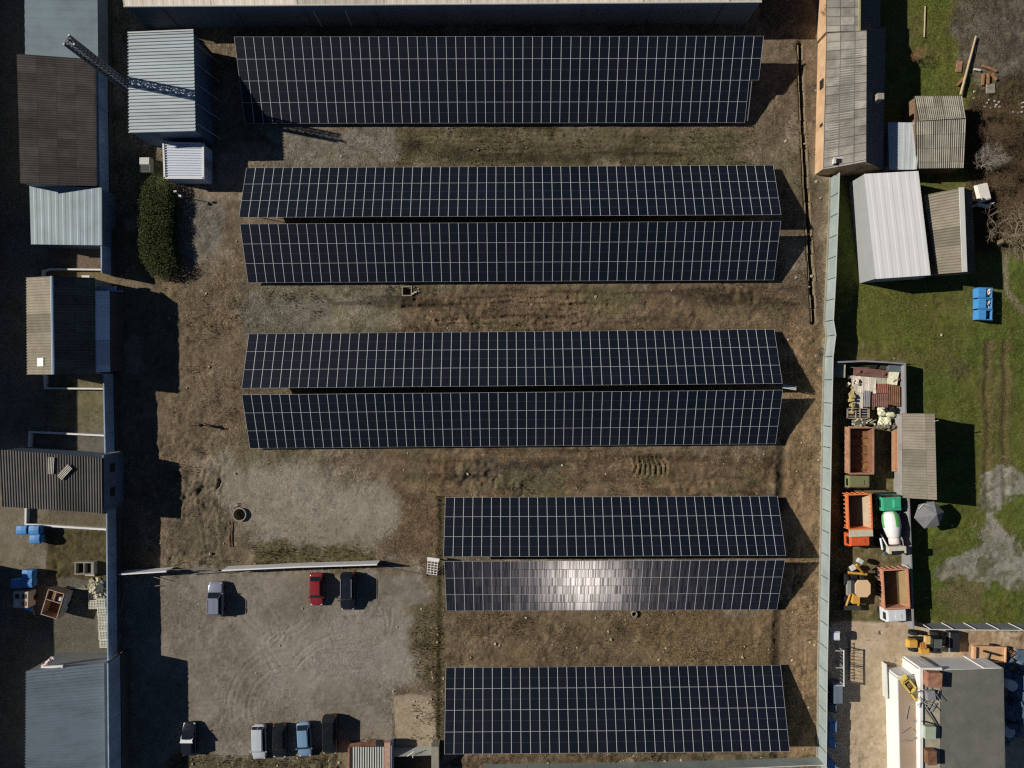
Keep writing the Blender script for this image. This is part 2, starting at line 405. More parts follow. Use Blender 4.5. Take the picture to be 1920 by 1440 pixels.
grain = 1 - .72 * np.maximum.reduce([tan, west * .8, zone([(735, 1306), (775, 1301), (806, 1305), (822, 1394), (742, 1402)], 6, .15), np.clip(mud, 0, 1) * .8, east * .35, yard * .75])
col_l = col.mean(-1, keepdims=True)
kf = (1 - np.maximum(east, west))[..., None]
col = col * (1 - .13 * kf) + col_l * .13 * kf
col *= 1 + .33 * kf
# fine grain in every colour
col *= (1 + (n_fine - .5) * .7 * grain)[..., None]
grain = grain * (.45 + .75 * sstep(.35, .65, fbm(GX, GY, 5.0, 95, 4)))
speck = sstep(.80, .90, vn(GX, GY, .22, 91)) * sstep(.45, .6, n_mid)
col = lerpc(col, c3(alb(168, 158, 140)), speck * .22)
col *= (1 - .35 * sstep(.78, .9, vn(GX, GY, .3, 92)) * sstep(.4, .6, fbm(GX, GY, 3, 93)))[..., None]
col = np.clip(col, 0.01, .8)
farm = ((np.abs(GX) > 72) | (np.abs(GY) > 55))[..., None]      # quiet, even land beyond the surveyed ground
col = np.where(farm, np.where(GX[..., None] > 40, c3(alb(84, 88, 46)), c3(alb(100, 90, 70))), col)
# relief: clods, ruts, trenches
hz = (fbm(GX, GY, .9, 81, 3, .75) - .5) * 2 * rough_h * (1.4 + 3.2 * sstep(.42, .62, fbm(GX, GY, 4.5, 96, 4))) + (fbm(GX, GY, 6, 82, 3) - .5) * .10
def rut(pts, wid, dep, lug=0.0, lugl=7.0, warp=.2):
    global hz
    d = dline(PX + w1 * warp, PY + w2 * warp, pts)
    prof = np.exp(-(d / wid) ** 2) - .45 * np.exp(-((d - wid * 2) / wid) ** 2)
    if lug: prof = prof * (1 + lug * np.sin((PX + PY * .35) / lugl * 2 * math.pi))
    hz -= prof * dep
rr = random.Random(5)
for k in range(12):
    y = 546 + k * 6.5 + rr.uniform(-3, 3); x0 = rr.uniform(755, 960); x1 = x0 + rr.uniform(180, 430)
    rut([(x0, y), ((x0 + x1) / 2, y + rr.uniform(-6, 6)), (min(x1, 1490), y + rr.uniform(-8, 8))], 2.4, .15, .3)
for k in range(4):
    y = 256 + k * 12; rut([(780 + 40 * k, y), (1100, y + rr.uniform(-4, 4)), (1410, y + rr.uniform(-4, 4))], 2.4, .11, .25)
for k in range(7):
    x = 1192 + k * 8; rut([(x, 856), (x + 4 + k, 872), (x - 1 + k * 2, 888)], 2.3, .16)
    rut([(1150, 860 + k * 7), (1170, 858 + k * 6), (1190, 866 + k * 5)], 1.9, .08)
for k in range(5): rut([(1195 + 10 * k, 892), (1215 + 8 * k, 902), (1228 + 4 * k, 912)], 1.8, .08)
for k in range(7): rut([(385 + k * 5, 880), (372 + k * 6, 920), (380 + k * 4, 985), (386 + k * 4, 1050)], 2.2, .12, .2)
for k in range(6): rut([(372 - k * 3, 1000 - k * 6), (400 - k * 4, 950 - k * 3), (410 + k * 2, 900)], 2.0, .07)
for k in range(5):
    rut([(505 + 6 * k, 1170 + 3 * k), (512 + 9 * k, 1192), (500 + 12 * k, 1203)], 1.6, .05)
    rut([(545 - 7 * k, 1170), (530 - 9 * k, 1192), (512, 1202)], 1.6, .05)
def arc(cx_, cy_, r, a0, a1, wid=1.5, dep=.06):
    rut([(cx_ + r * math.cos(R(a)), cy_ - r * math.sin(R(a))) for a in range(a0, a1 + 1, 10)], wid, dep, .2, 5.0, .05)
for cx_, cy_, r, a0, a1 in ((545, 1330, 70, 60, 200), (545, 1330, 82, 70, 200), (545, 1330, 108, 90, 190), (545, 1330, 120, 95, 180), (520, 1120, 62, 200, 320), (520, 1120, 74, 205, 330), (640, 1060, 150, 215, 300), (640, 1060, 164, 220, 300), (430, 1290, 90, 20, 110), (430, 1290, 104, 20, 100), (660, 1330, 130, 60, 150), (660, 1330, 144, 60, 140)):
    arc(cx_, cy_, r, a0, a1)
for y in (1215, 1224, 1256, 1266, 1310, 1320): rut([(350, y + 8), (480, y - 4), (620, y + 4), (720, y - 6)], 1.6, .05, .2, 5, .1)
for k in range(6): rut([(860 + 90 * k, 850 + 3 * k), (960 + 90 * k, 853 + k), (1060 + 80 * k, 848)], 2.2, .06, .3)
rut([(719, 1140), (726, 1190)], 1.8, .06); rut([(736, 1140), (729, 1190)], 1.8, .06)
for k in range(9): rut([(560 + k * 18, 1148), (563 + k * 18, 1168)], 1.3, .035)
for k in range(14):
    x = 960 + rr.uniform(-200, 380); y = rr.uniform(1160, 1240); rut([(x, y), (x + rr.uniform(10, 60), y + rr.uniform(-10, 10))], 1.8, .05)
for k in range(10):
    x = 1500 + rr.uniform(-12, 28); y = rr.uniform(640, 1400); rut([(x, y), (x + rr.uniform(-5, 5), y + rr.uniform(20, 90))], 1.7, .06)
for xx in (1852, 1884): rut([(xx, 640), (xx, 780), (xx - 2, 940)], 5, .08)
def ditch(pts, half, dep, soft):
    global hz
    hz -= dep * (1 - sstep(half - soft, half + soft, dline(PX + w1 * .05, PY, pts)))
TRENCH = [(1500, 84), (1504, 200), (1510, 330), (1517, 450), (1526, 604)]
ditch(TRENCH, 4.2, .9, 1.0)
col = lerpc(col, c3(alb(84, 70, 52)), np.exp(-(dline(PX + w3 * .3, PY, TRENCH) / 12) ** 2) * .6)
for d in ([(1468, 828), (1466, 880), (1463, 955)], [(1461, 1136), (1459, 1190), (1457, 1256)], [(1455, 1416), (1454, 1440)]):
    ditch(d, 7.5, .26, 6.0); col = lerpc(col, c3(alb(58, 50, 38)), np.exp(-(dline(PX, PY, d) / 8) ** 2) * .8)  # dark strip: the ditch's shade painted into the soil colour
for d in ([(828, 935), (827, 1060)], [(827, 1075), (826, 1150), (825, 1300), (823, 1420)]):
    ditch(d, 3.4, .10, 3.0); col = lerpc(col, c3(alb(62, 60, 38)), np.exp(-(dline(PX, PY, d) / 7) ** 2) * .7)
for (px, py, r) in ((450, 964, 10.5), (1188.5, 1150.5, 3.4)): hz -= 1.3 * (1 - sstep(r - 1.0, r + 1.0, np.hypot(PX - px, PY - py)))
hz -= 1.2 * sstep(-1, 1, sdpoly(PX, PY, [(755.5, 540), (770, 540), (770, 553), (755.5, 553)]))
hz -= 2.2 * sstep(-1, 1, sdpoly(PX, PY, [(735, 1417), (809, 1414), (809, 1475), (735, 1475)]))
far = (np.abs(GX) > 76.5) | (np.abs(GY) > 58.5); hz[far] = 0
hz -= np.maximum(0, hz - .25)
ny, nx = GX.shape
me = bpy.data.meshes.new('ground')
verts = np.stack([GX, GY, hz], -1).reshape(-1, 3).astype(np.float32)
ii = (np.arange(ny - 1)[:, None] * nx + np.arange(nx - 1)[None, :]).ravel()
quads = np.stack([ii, ii + 1, ii + nx + 1, ii + nx], -1).astype(np.int32)
me.vertices.add(len(verts)); me.vertices.foreach_set('co', verts.ravel())
me.loops.add(quads.size); me.loops.foreach_set('vertex_index', quads.ravel())
me.polygons.add(len(quads)); me.polygons.foreach_set('loop_start', np.arange(0, quads.size, 4, dtype=np.int32))
me.polygons.foreach_set('use_smooth', np.ones(len(quads), bool))
at = me.color_attributes.new('soil', 'FLOAT_COLOR', 'POINT')
at.data.foreach_set('color', np.concatenate([col, grain[..., None]], -1).astype(np.float32).ravel())
me.update(calc_edges=True)
m, nt, b, out = new_mat('soil'); L = nt.links.new
a = node(nt, 'ShaderNodeAttribute', attribute_name='soil')
tc = node(nt, 'ShaderNodeTexCoord')
nn = node(nt, 'ShaderNodeTexNoise'); nn.inputs['Scale'].default_value = 5.0; nn.inputs['Detail'].default_value = 6; nn.inputs['Roughness'].default_value = .7; L(tc.outputs['Object'], nn.inputs[0])
n2 = node(nt, 'ShaderNodeTexVoronoi'); n2.inputs['Scale'].default_value = 3.2; L(tc.outputs['Object'], n2.inputs[0])
n4 = node(nt, 'ShaderNodeTexNoise'); n4.inputs['Scale'].default_value = 2.6; n4.inputs['Detail'].default_value = 5; n4.inputs['Roughness'].default_value = .8; L(tc.outputs['Object'], n4.inputs[0])
c = mixc(nt, a.outputs['Alpha'], a.outputs['Color'], mixc(nt, ramp(nt, nn.outputs[0], .34, .66), (.45,) * 3, (1.6,) * 3), 'MULTIPLY')
c = mixc(nt, a.outputs['Alpha'], c, mixc(nt, ramp(nt, n4.outputs[0], .36, .64), (.72,) * 3, (1.26,) * 3), 'MULTIPLY')
c = mixc(nt, 1.0, c, mixc(nt, n2.outputs['Color'], (.9, .9, .9), (1.1, 1.1, 1.1)), 'MULTIPLY')
L(c, b.inputs['Base Color']); b.inputs['Roughness'].default_value = .95; b.inputs['Specular IOR Level'].default_value = .1
bp = node(nt, 'ShaderNodeBump'); bp.inputs['Strength'].default_value = .8; bp.inputs['Distance'].default_value = .08
L(mth(nt, 'MULTIPLY', a.outputs['Alpha'], mth(nt, 'ADD', nn.outputs[0], mth(nt, 'MULTIPLY', n4.outputs[0], 2.6))), bp.inputs['Height']); L(bp.outputs[0], b.inputs['Normal'])
me.materials.append(m)
ground = bpy.data.objects.new('ground', me); COL.objects.link(ground); ground['kind'] = 'structure'

# ------------------------------------------------------------------ solar arrays
def panel_material():
    m, nt, b, out = new_mat('solar_cells'); L = nt.links.new
    tc = node(nt, 'ShaderNodeTexCoord'); uv = node(nt, 'ShaderNodeSeparateXYZ'); L(tc.outputs['UV'], uv.inputs[0])
    oi = node(nt, 'ShaderNodeObjectInfo')
    def line(s, n, wd):                          # thin line at each of n divisions
        fr = mth(nt, 'FRACT', mth(nt, 'MULTIPLY', s, n)); d = mth(nt, 'ABSOLUTE', mth(nt, 'SUBTRACT', fr, .5))
        return mth(nt, 'GREATER_THAN', d, .5 - wd * n / 2)
    u, v = uv.outputs[0], uv.outputs[1]
    cells = mth(nt, 'MAXIMUM', line(u, 6, .004), line(v, 24, .0018))
    mid = mth(nt, 'LESS_THAN', mth(nt, 'ABSOLUTE', mth(nt, 'SUBTRACT', v, .5)), .012)
    bus = line(u, 60, .0012)
    base = mixc(nt, oi.outputs['Random'], alb(5, 16, 28), alb(15, 20, 33))
    c = mixc(nt, mth(nt, 'MULTIPLY', bus, .04), base, (.45, .47, .5))
    c = mixc(nt, mth(nt, 'MULTIPLY', cells, .07), c, (.3, .32, .35))
    c = mixc(nt, mth(nt, 'MULTIPLY', mid, .05), c, (.6, .62, .65))
    L(c, b.inputs['Base Color']); b.inputs['Roughness'].default_value = .5; b.inputs['Specular IOR Level'].default_value = .2
    b.inputs['Coat Weight'].default_value = .45; b.inputs['Coat Roughness'].default_value = .08
    # sun glint built in: gloss lobes tilted like etched silicon facets, aimed at camera
    g = node(nt, 'ShaderNodeNewGeometry')
    X = (1.0, 0.0, 0.0)
    cr = node(nt, 'ShaderNodeVectorMath', operation='CROSS_PRODUCT'); L(g.outputs['True Normal'], cr.inputs[0]); cr.inputs[1].default_value = X
    def sc_(vec, k):
        n = node(nt, 'ShaderNodeVectorMath', operation='SCALE'); L(vec, n.inputs[0]); n.inputs['Scale'].default_value = k; return n.outputs[0]
    def add_(p, q):
        n = node(nt, 'ShaderNodeVectorMath', operation='ADD'); L(p, n.inputs[0])
        if hasattr(q, 'is_linked'): L(q, n.inputs[1])
        else: n.inputs[1].default_value = q
        return n.outputs[0]
    fn = add_(add_(sc_(g.outputs['True Normal'], FN[0]), sc_(cr.outputs[0], FN[2])), (FN[1], 0, 0))
    gl = node(nt, 'ShaderNodeBsdfGlossy'); gl.distribution = 'BECKMANN'; gl.inputs['Roughness'].default_value = .155; L(fn, gl.inputs['Normal'])
    nz = node(nt, 'ShaderNodeTexNoise'); nz.inputs['Scale'].default_value = 2.2; nz.inputs['Detail'].default_value = 5; L(tc.outputs['Object'], nz.inputs[0])
    wn = node(nt, 'ShaderNodeTexWhiteNoise'); wn.noise_dimensions = '4D'
    fl = node(nt, 'ShaderNodeCombineXYZ'); L(mth(nt, 'FLOOR', mth(nt, 'MULTIPLY', u, 9)), fl.inputs[0]); L(mth(nt, 'FLOOR', mth(nt, 'MULTIPLY', v, 2)), fl.inputs[1])
    L(fl.outputs[0], wn.inputs['Vector']); L(mth(nt, 'MULTIPLY', oi.outputs['Random'], 91.0), wn.inputs['W'])
    k = mth(nt, 'MULTIPLY', mth(nt, 'ADD', mth(nt, 'MULTIPLY', wn.outputs[0], 1.2), .40), mth(nt, 'SUBTRACT', 1.0, mth(nt, 'MAXIMUM', cells, mid)))
    k = mth(nt, 'MULTIPLY', k, FN[3])
    cm = node(nt, 'ShaderNodeCombineColor'); 
    for i, t in ((0, 1.0), (1, .96), (2, .98)): L(mth(nt, 'MULTIPLY', k, t), cm.inputs[i])
    L(cm.outputs[0], gl.inputs['Color'])
    g2 = node(nt, 'ShaderNodeBsdfGlossy'); g2.distribution = 'BECKMANN'; g2.inputs['Roughness'].default_value = .265; L(fn, g2.inputs['Normal'])
    c2 = node(nt, 'ShaderNodeCombineColor')
    for i, t in ((0, .92), (1, .82), (2, .94)): L(mth(nt, 'MULTIPLY', k, t * .85), c2.inputs[i])
    L(c2.outputs[0], g2.inputs['Color'])
    ad = node(nt, 'ShaderNodeAddShader'); L(b.outputs[0], ad.inputs[0]); L(gl.outputs[0], ad.inputs[1])
    a2 = node(nt, 'ShaderNodeAddShader'); L(ad.outputs[0], a2.inputs[0]); L(g2.outputs[0], a2.inputs[1]); L(a2.outputs[0], out.inputs[0])
    return m
_v = (V(0, 0, H) - P(1092, 1092, 2.2)).normalized(); _h = (SUN + _v).normalized()
_n = V(0, -math.sin(R(21.7)), math.cos(R(21.7))); _c = _n.cross(V(1, 0, 0))
FN = (_h.dot(_n), _h.x, _h.dot(_c), .00105)      # glint facet direction in panel axes, solved from sun and camera
M_CELL = panel_material()
M_ALU = mat('anodised_aluminium', (.66, .69, .71), rough=.45, metal=.0, var=.06)
M_STEEL = mat('galvanised_steel', (.42, .44, .46), rough=.5, metal=.4, var=.15)
def panel_mesh(pw, ph):
    mb = MB(); fw, t, fh = .026, .035, .014; w_, h_ = pw - .006, ph - .006
    x0, x1, y0, y1 = -w_ / 2, w_ / 2, -h_ / 2, h_ / 2
    for a_, b_, c_, d_ in ((x0, x1, y0, y0 + fh), (x0, x1, y1 - fh, y1), (x0, x0 + fw, y0 + fh, y1 - fh), (x1 - fw, x1, y0 + fh, y1 - fh)):
        mb.face([(a_, c_, t), (b_, c_, t), (b_, d_, t), (a_, d_, t)], 0)
    for p, q in (((x0, y0), (x1, y0)), ((x1, y0), (x1, y1)), ((x1, y1), (x0, y1)), ((x0, y1), (x0, y0))):
        mb.face([(*p, 0), (*q, 0), (*q, t), (*p, t)], 0)
    g = t - .004
    mb.face([(x0 + fw, y0 + fh, g), (x1 - fw, y0 + fh, g), (x1 - fw, y1 - fh, g), (x0 + fw, y1 - fh, g)], 1, [(0, 0), (1, 0), (1, 1), (0, 1)])
    mb.face([(x0, y1, 0), (x1, y1, 0), (x1, y0, 0), (x0, y0, 0)], 0)
    return mb
def solar_array(hl, hr, ll, lr, ncol, nrow, zh, zl, label, missing=()):
    """hl hr: photo points of the high edge's ends, ll lr: of the low edge's"""
    a, b_ = P(*hl, zh), P(*hr, zh); c_, d_ = P(*ll, zl), P(*lr, zl)
    hi0, hi1 = a, b_
    lo0 = c_; lo1 = d_
    ctr_hi, ctr_lo = (a + b_) / 2, (c_ + d_) / 2
    ux = ((b_ - a).normalized() + (d_ - c_).normalized()); ux.z = 0; ux.normalize()
    wid = ((b_ - a).length + (d_ - c_).length) / 2
    dn = ctr_lo - ctr_hi; dn -= ux * dn.dot(ux); ln = dn.length; dn.normalize()
    up = ux.cross(dn)
    if up.z < 0: up = -up
    pw, ph = wid / ncol, ln / nrow
    ctr = (ctr_hi + ctr_lo) / 2
    base = V(ctr.x, ctr.y, 0)
    t = thing('solar_array', label, 'solar array', base, 0, 'tilted solar arrays on the dirt field')
    yx = up.cross(ux)
    M = Matrix((ux, yx, up)).transposed().to_4x4()
    sgn = 1 if yx.dot(dn) > 0 else -1
    mesh = None; pos = []
    for r in range(nrow):
        for k in range(ncol):
            if (r, k) in missing: continue
            pos.append((ctr - base) + ux * ((k + .5) * pw - wid / 2) + dn * ((r + .5) * ph - ln / 2))
    pos_sorted = sorted(pos, key=lambda p: (p + base - V(0, 0, H)).length)
    proto = None; rt_ = random.Random(len(label))
    for p in pos_sorted[:100]:
        if proto is None:
            proto = panel_mesh(pw, ph).build('solar_panel', [M_ALU, M_CELL], t, recalc=False); o = proto
        else:
            o = proto.copy(); COL.objects.link(o); o.parent = t
        Mx = M @ Matrix.Rotation(rt_.gauss(0, .002), 4, 'X') @ Matrix.Rotation(rt_.gauss(0, .002), 4, 'Y'); Mx.translation = p; o.matrix_local = Mx
    rest = pos_sorted[100:]
    if rest:
        one = panel_mesh(pw, ph); mb = MB()
        for p in rest:
            Q = (M @ Matrix.Rotation(rt_.gauss(0, .002), 4, 'X') @ Matrix.Rotation(rt_.gauss(0, .002), 4, 'Y')).to_3x3()
            i = len(mb.v); mb.v += [Q @ v + p for v in one.v]
            mb.f += [[i + j for j in f] for f in one.f]; mb.m += one.m; mb.uv += one.uv
        o = mb.build('solar_panels', [M_ALU, M_CELL], t, recalc=False); o['kind'] = 'stuff'
    # frame below: purlins along the row, rafters and posts every few metres
    fr = MB()
    for r in range(nrow):
        for q in (.25, .75):
            p = (ctr - base) + dn * ((r + q) * ph - ln / 2) - up * .05
            fr.tube(p - ux * (wid / 2), p + ux * (wid / 2 - (pw if (r, ncol - 1) in missing else 0)), .035, n=4)
    for k in range(int(wid / 4) + 1):
        x = -wid / 2 + .8 + k * (wid - 1.6) / int(wid / 4)
        p0 = (ctr - base) + ux * x - dn * (ln / 2 - .2) - up * .13; p1 = (ctr - base) + ux * x + dn * (ln / 2 - .2) - up * .13
        fr.tube(p0, p1, .05, n=4)
        for f in (.12, .5, .9):
            q = p0.lerp(p1, f); fr.tube((q.x, q.y, -.3), q, .05, n=5)
    fr.build('support_frame', M_STEEL, t)
    return t
solar_array((438, 68.5), (1433.5, 68), (460.5, 232), (1412, 229.5), 55, 4, 4.2, .7,
            'widest solar array, four panels deep and stepped at its right end, below the cream-roofed hall', [(2, 54), (3, 54)])
solar_array((450, 408), (1464, 403), (460, 315), (1450.5, 310), 57, 3, 3.3, .75,
            'long solar array back to back with the one above the square pit')
solar_array((450, 420), (1464.5, 414.5), (465, 530), (1450.5, 525), 57, 3, 3.3, .75,
            'solar array whose low edge runs past the square concrete pit and rubble')
solar_array((453.5, 728), (1467, 719.5), (466, 626.5), (1451.5, 617.5), 57, 3, 3.3, .75,
            'long solar array with the square pit and rutted lane above it')
solar_array((454, 740), (1468, 731), (468, 840.5), (1454, 832), 57, 3, 3.3, .75,
            'solar array whose low edge faces the churned dark mud and pale gravel patch')
solar_array((833, 1044), (1470, 1042), (833.5, 933), (1461, 930), 36, 3, 3.5, .75,
            'short dark solar array of three panel rows, back to back with the glinting one')
solar_array((833, 1052), (1470, 1050), (837, 1145), (1458.5, 1142.5), 36, 3, 3.5, .75,
            'short solar array with the bright white sun glint across its panels')
solar_array((833, 1414), (1479.5, 1409), (836, 1252), (1464.5, 1247), 36, 4, 3.5, .75,
            'short but deep solar array of four panel rows beside the sand-coloured pad')
# ------------------------------------------------------------------ fences and walls
def face_ring(pts):                            # make sure a ring runs counter-clockwise
    a = sum(pts[i][0] * pts[(i + 1) % len(pts)][1] - pts[(i + 1) % len(pts)][0] * pts[i][1] for i in range(len(pts)))
    return pts if a > 0 else pts[::-1]
def ring(pxs, z):                              # surveyed roof outline at height z -> XY ring
    return face_ring([(p.x, p.y) for p in (P(x, y, z) for x, y in pxs)])
M_FGREEN = mat('fence_sheet_green', alb(146, 158, 157), rough=.55, var=.14, scale=.5, dirt=alb(124, 132, 126), dirt_amt=.5)
M_FDARK = mat('fence_edge_dark', (.05, .06, .06), rough=.6)
M_FBLUE = mat('fence_sheet_blue', (.30, .40, .52), rough=.6, var=.25, scale=.35, dirt=(.18, .22, .26), dirt_amt=.6)
M_CONC = mat('concrete', alb(150, 145, 132), rough=.9, var=.2, scale=.9, dirt=alb(96, 92, 78), dirt_amt=.6, bump=.3)
M_CONCD = mat('dark_concrete', alb(80, 78, 72), rough=.9, var=.25, scale=.9, dirt=alb(52, 50, 44), dirt_amt=.7)
M_CAP = mat('pale_capping', alb(196, 198, 192), rough=.6, var=.08)
M_WHITE = mat('white_render', (.80, .80, .78), rough=.7, var=.05, scale=.3, dirt=(.55, .53, .48), dirt_amt=.35)
M_GREYW = mat('grey_wall', alb(138, 138, 140), rough=.85, var=.10, scale=.5, dirt=alb(104, 104, 100), dirt_amt=.5)

def fence(name, label, line, z, pitch, mpan, mpost, side, base=None, thick=.06, cap=None, postw=.09, lo=0.0, cat='fence', gap=.035):
    """line: photo points of the top edge. side = +1/-1: face that carries the posts"""
    pts = [P(x, y, z) for x, y in line]
    org = V(pts[0].x, pts[0].y, 0)
    t = thing(name, label, cat, org)
    for i in range(len(pts) - 1):
        a, b_ = pts[i].copy(), pts[i + 1].copy(); a.z = b_.z = 0
        d = b_ - a; L_ = d.length; d.normalize(); nrm = V(-d.y, d.x, 0) * side
        n = max(1, round(L_ / pitch)); ang = math.atan2(d.y, d.x)
        for k in range(n):
            p0, p1 = a + d * (L_ * k / n), a + d * (L_ * (k + 1) / n); c = (p0 + p1) / 2
            mb = MB(); hgt = z - lo - random.uniform(0, .03)
            # sheet with shallow stiffening folds
            w_ = (p1 - p0).length - gap
            mb.box((c.x, c.y, lo + hgt / 2), (w_, thick, hgt), ang)
            mb.build('panel', mpan, t, org)
            q = MB(); pp = p0 + nrm * (thick / 2 + postw / 2 + .003)
            q.box((pp.x, pp.y, (z - .02) / 2), (postw, postw, z - .02), ang)
            q.build('post', mpost, t, org)
        if base:
            mb = MB(); c = (a + b_) / 2
            mb.box((c.x, c.y, base[0] / 2), (L_, base[1], base[0]), ang); mb.build('base_wall', base[2], t, org)
        if cap:
            mb = MB(); c = (a + b_) / 2
            mb.box((c.x, c.y, z + .02), (L_, cap[0], .035), ang); mb.build('capping', cap[1], t, org)
    return t
fence('metal_fence', 'long pale green sheet metal fence between the arrays and the eastern yards',
      [(1574, 322), (1571.5, 400), (1567, 520), (1562.5, 600), (1567, 628), (1562, 668), (1559, 800), (1556, 1000), (1553.5, 1130), (1551, 1260), (1549, 1450)],
      2.4, 2.55, M_FGREEN, M_FDARK, 1, base=(.22, .42, M_CONC), cap=(.10, M_CAP), postw=.14, gap=.11)
fence('metal_fence', 'long blue-grey fence in shade on the west edge of the array field',
      [(182, -40), (184, 200), (186, 340), (190, 460), (190.5, 512)],
      3.0, 2.6, M_FBLUE, M_FDARK, -1, base=(.95, .34, M_CONCD), cap=(.16, M_FBLUE))
fence('metal_fence', 'blue-grey fence in shade between the shed with the skylight and the shed with windows',
      [(194, 700), (197, 850)], 3.0, 2.6, M_FBLUE, M_FDARK, -1, base=(.95, .34, M_CONCD), cap=(.16, M_FBLUE))
fence('metal_fence', 'blue-grey fence in shade along the west side of the gravel car yard',
      [(200, 950), (201, 1100), (202.5, 1238)], 3.0, 2.6, M_FBLUE, M_FDARK, -1, base=(.95, .34, M_CONCD), cap=(.16, M_FBLUE))
fence('metal_fence', 'grey panel fence with pale slanting posts behind the yellow wheel loader',
      [(1744, 1180), (1830, 1181), (1960, 1182)], 2.4, 2.9, M_GREYW, M_CAP, 1, cap=(.10, M_CAP))
fence('metal_fence', 'low pale fence along the bottom edge below the deepest short array',
      [(905, 1449), (1200, 1444), (1400, 1440), (1549, 1434)], 1.9, 2.7, M_FGREEN, M_FDARK, -1, cap=(.10, M_CAP), postw=.05)

fence('tall_screen', 'tall blue-grey screen wall in shade beside the ribbed roof at bottom left',
      [(202, 1243), (204, 1470)], 4.55, 2.6, M_FBLUE, M_FDARK, -1, base=(1.9, .34, M_CONCD), cap=(.16, M_FBLUE), cat='wall')
def box_wall(name, label, line, z, thick, m, cat='wall', group=None, cap=None):
    pts = [P(x, y, z) for x, y in line]; org = V(pts[0].x, pts[0].y, 0)
    mb = MB()
    for i in range(len(pts) - 1):
        a, b_ = pts[i].copy(), pts[i + 1].copy(); a.z = b_.z = 0
        d = b_ - a; L_ = d.length; ang = math.atan2(d.y, d.x); c = (a + b_) / 2
        mb.box((c.x, c.y, z / 2 - .1 - .002 * i), (L_ + (thick if i else 0), thick, z + .2), ang)
    return tag(mb.build(name, m, None, org), label, cat, group)
box_wall('compound_wall', 'thick grey wall round the truck compound beside the mown grass',
         [(1568, 679), (1620, 677), (1660, 679), (1697.5, 682), (1698, 760), (1702, 880), (1707, 1000), (1710, 1085), (1713, 1178)], 2.0, .20, M_GREYW)
KERB = 'low white kerb walls in the western yard'
box_wall('low_wall', 'low white wall bent round the ground above the shed with the skylight', [(79, 528), (80, 508), (93, 504.5), (192, 505.5)], .55, .2, M_WHITE, 'wall', KERB)
box_wall('low_wall', 'low white wall at the foot of the shed with the skylight', [(83, 700), (84, 728), (198, 729)], .55, .2, M_WHITE, 'wall', KERB)
box_wall('low_wall', 'low white wall around the dark strip above the shed with windows', [(53, 845), (55, 810), (120, 813), (199, 817)], .6, .22, M_WHITE, 'wall', KERB)
box_wall('low_wall', 'low white wall standing just above the three blue bins', [(48, 952), (47.5, 983.5), (120, 988), (200, 993)], .6, .24, M_WHITE, 'wall', KERB)
box_wall('kerb_strip', 'thin pale kerb below the scruffy ground with the two-hole box', [(86, 1101), (172, 1105)], .2, .14, M_CONC, 'kerb')

# ------------------------------------------------------------------ buildings
def bld(name, label, cat, outline, z, mwall, mroof, px_dir=(1, 0), rib=.35, depth=.05, kind='sin', zs=None, over=.15, extra=None, base_z=0, jit=0.0, roof_in=None):
    """flat or single-pitch shed: outline = 4 photo points of the roof at heights zs (order: ab across the ribs, dc opposite)"""
    zs = zs or [z] * 4
    c4 = [P(x, y, zz) for (x, y), zz in zip(outline, zs)]
    ctr = sum(c4, V(0, 0, 0)) / 4; org = V(ctr.x, ctr.y, 0)
    t = thing(name, label, cat, org)
    inn = [c + (V(ctr.x, ctr.y, c.z) - c).normalized() * over for c in c4]
    order = list(range(4))
    a = sum(inn[i].x * inn[(i + 1) % 4].y - inn[(i + 1) % 4].x * inn[i].y for i in range(4))
    if a < 0: order = [0, 3, 2, 1]
    mb = MB(); mb.prism([(inn[i].x, inn[i].y) for i in order], base_z, [inn[i].z - .06 for i in order])
    mb.build('wall', mwall, t, org)
    if mroof:
        mb = MB(); n = max(2, round((c4[1] - c4[0]).length / rib))
        mb.corr(*c4, n, depth, 0, kind, jit); mb.build('roof', mroof, t, org, recalc=False)
    return t, org, c4
def part_box(t, org, name, m, c, size, rz=0, bevel=0, **k):
    mb = MB(); mb.box(c, size, rz, **k); return mb.build(name, m, t, org, bevel)
def part_tube(t, org, name, m, p0, p1, r, n=6):
    mb = MB(); mb.tube(p0, p1, r, n=n); return mb.build(name, m, t, org)

M_BLUEW = mat('blue_cladding', (.11, .16, .22), rough=.6, var=.15, scale=.2, stretch=(1, 1, .3), dirt=(.10, .15, .20), dirt_amt=.5)
M_CREAM = mat('cream_roof_sheet', alb(212, 204, 190), rough=.7, var=.06, scale=.5, dirt=alb(182, 164, 142), dirt_amt=.55, dscale=.12, seam=(10.3, 0, .22, .55))
M_BLUEGREY = mat('blue_grey_roof', alb(136, 153, 160), rough=.5, metal=0, var=.06, scale=.4, dirt=alb(112, 124, 128), dirt_amt=.6, dscale=.4)
M_GALV = mat('zinc_sheet', alb(178, 188, 192), rough=.5, var=.05, scale=.6, dirt=alb(138, 146, 146), dirt_amt=.55, dscale=.5, stretch=(.18, 1, 1))
M_ASB = mat('asbestos_sheet', alb(140, 136, 128), rough=.95, var=.12, scale=1.2, dirt=alb(88, 86, 78), dirt_amt=.8, dscale=.35, seam=(1.1, 1.75, .11, .75))
M_ASBD = mat('dark_asbestos_sheet', alb(80, 75, 70), rough=.95, var=.14, scale=1.0, dirt=alb(112, 106, 98), dirt_amt=.5, dscale=.4, seam=(1.1, 2.1, .05, .5))
M_ASBT = mat('tan_asbestos_sheet', alb(128, 121, 109), rough=.95, var=.12, scale=1.1, dirt=alb(104, 100, 84), dirt_amt=.6, dscale=.5, seam=(2.2, 2.6, .05, .5))
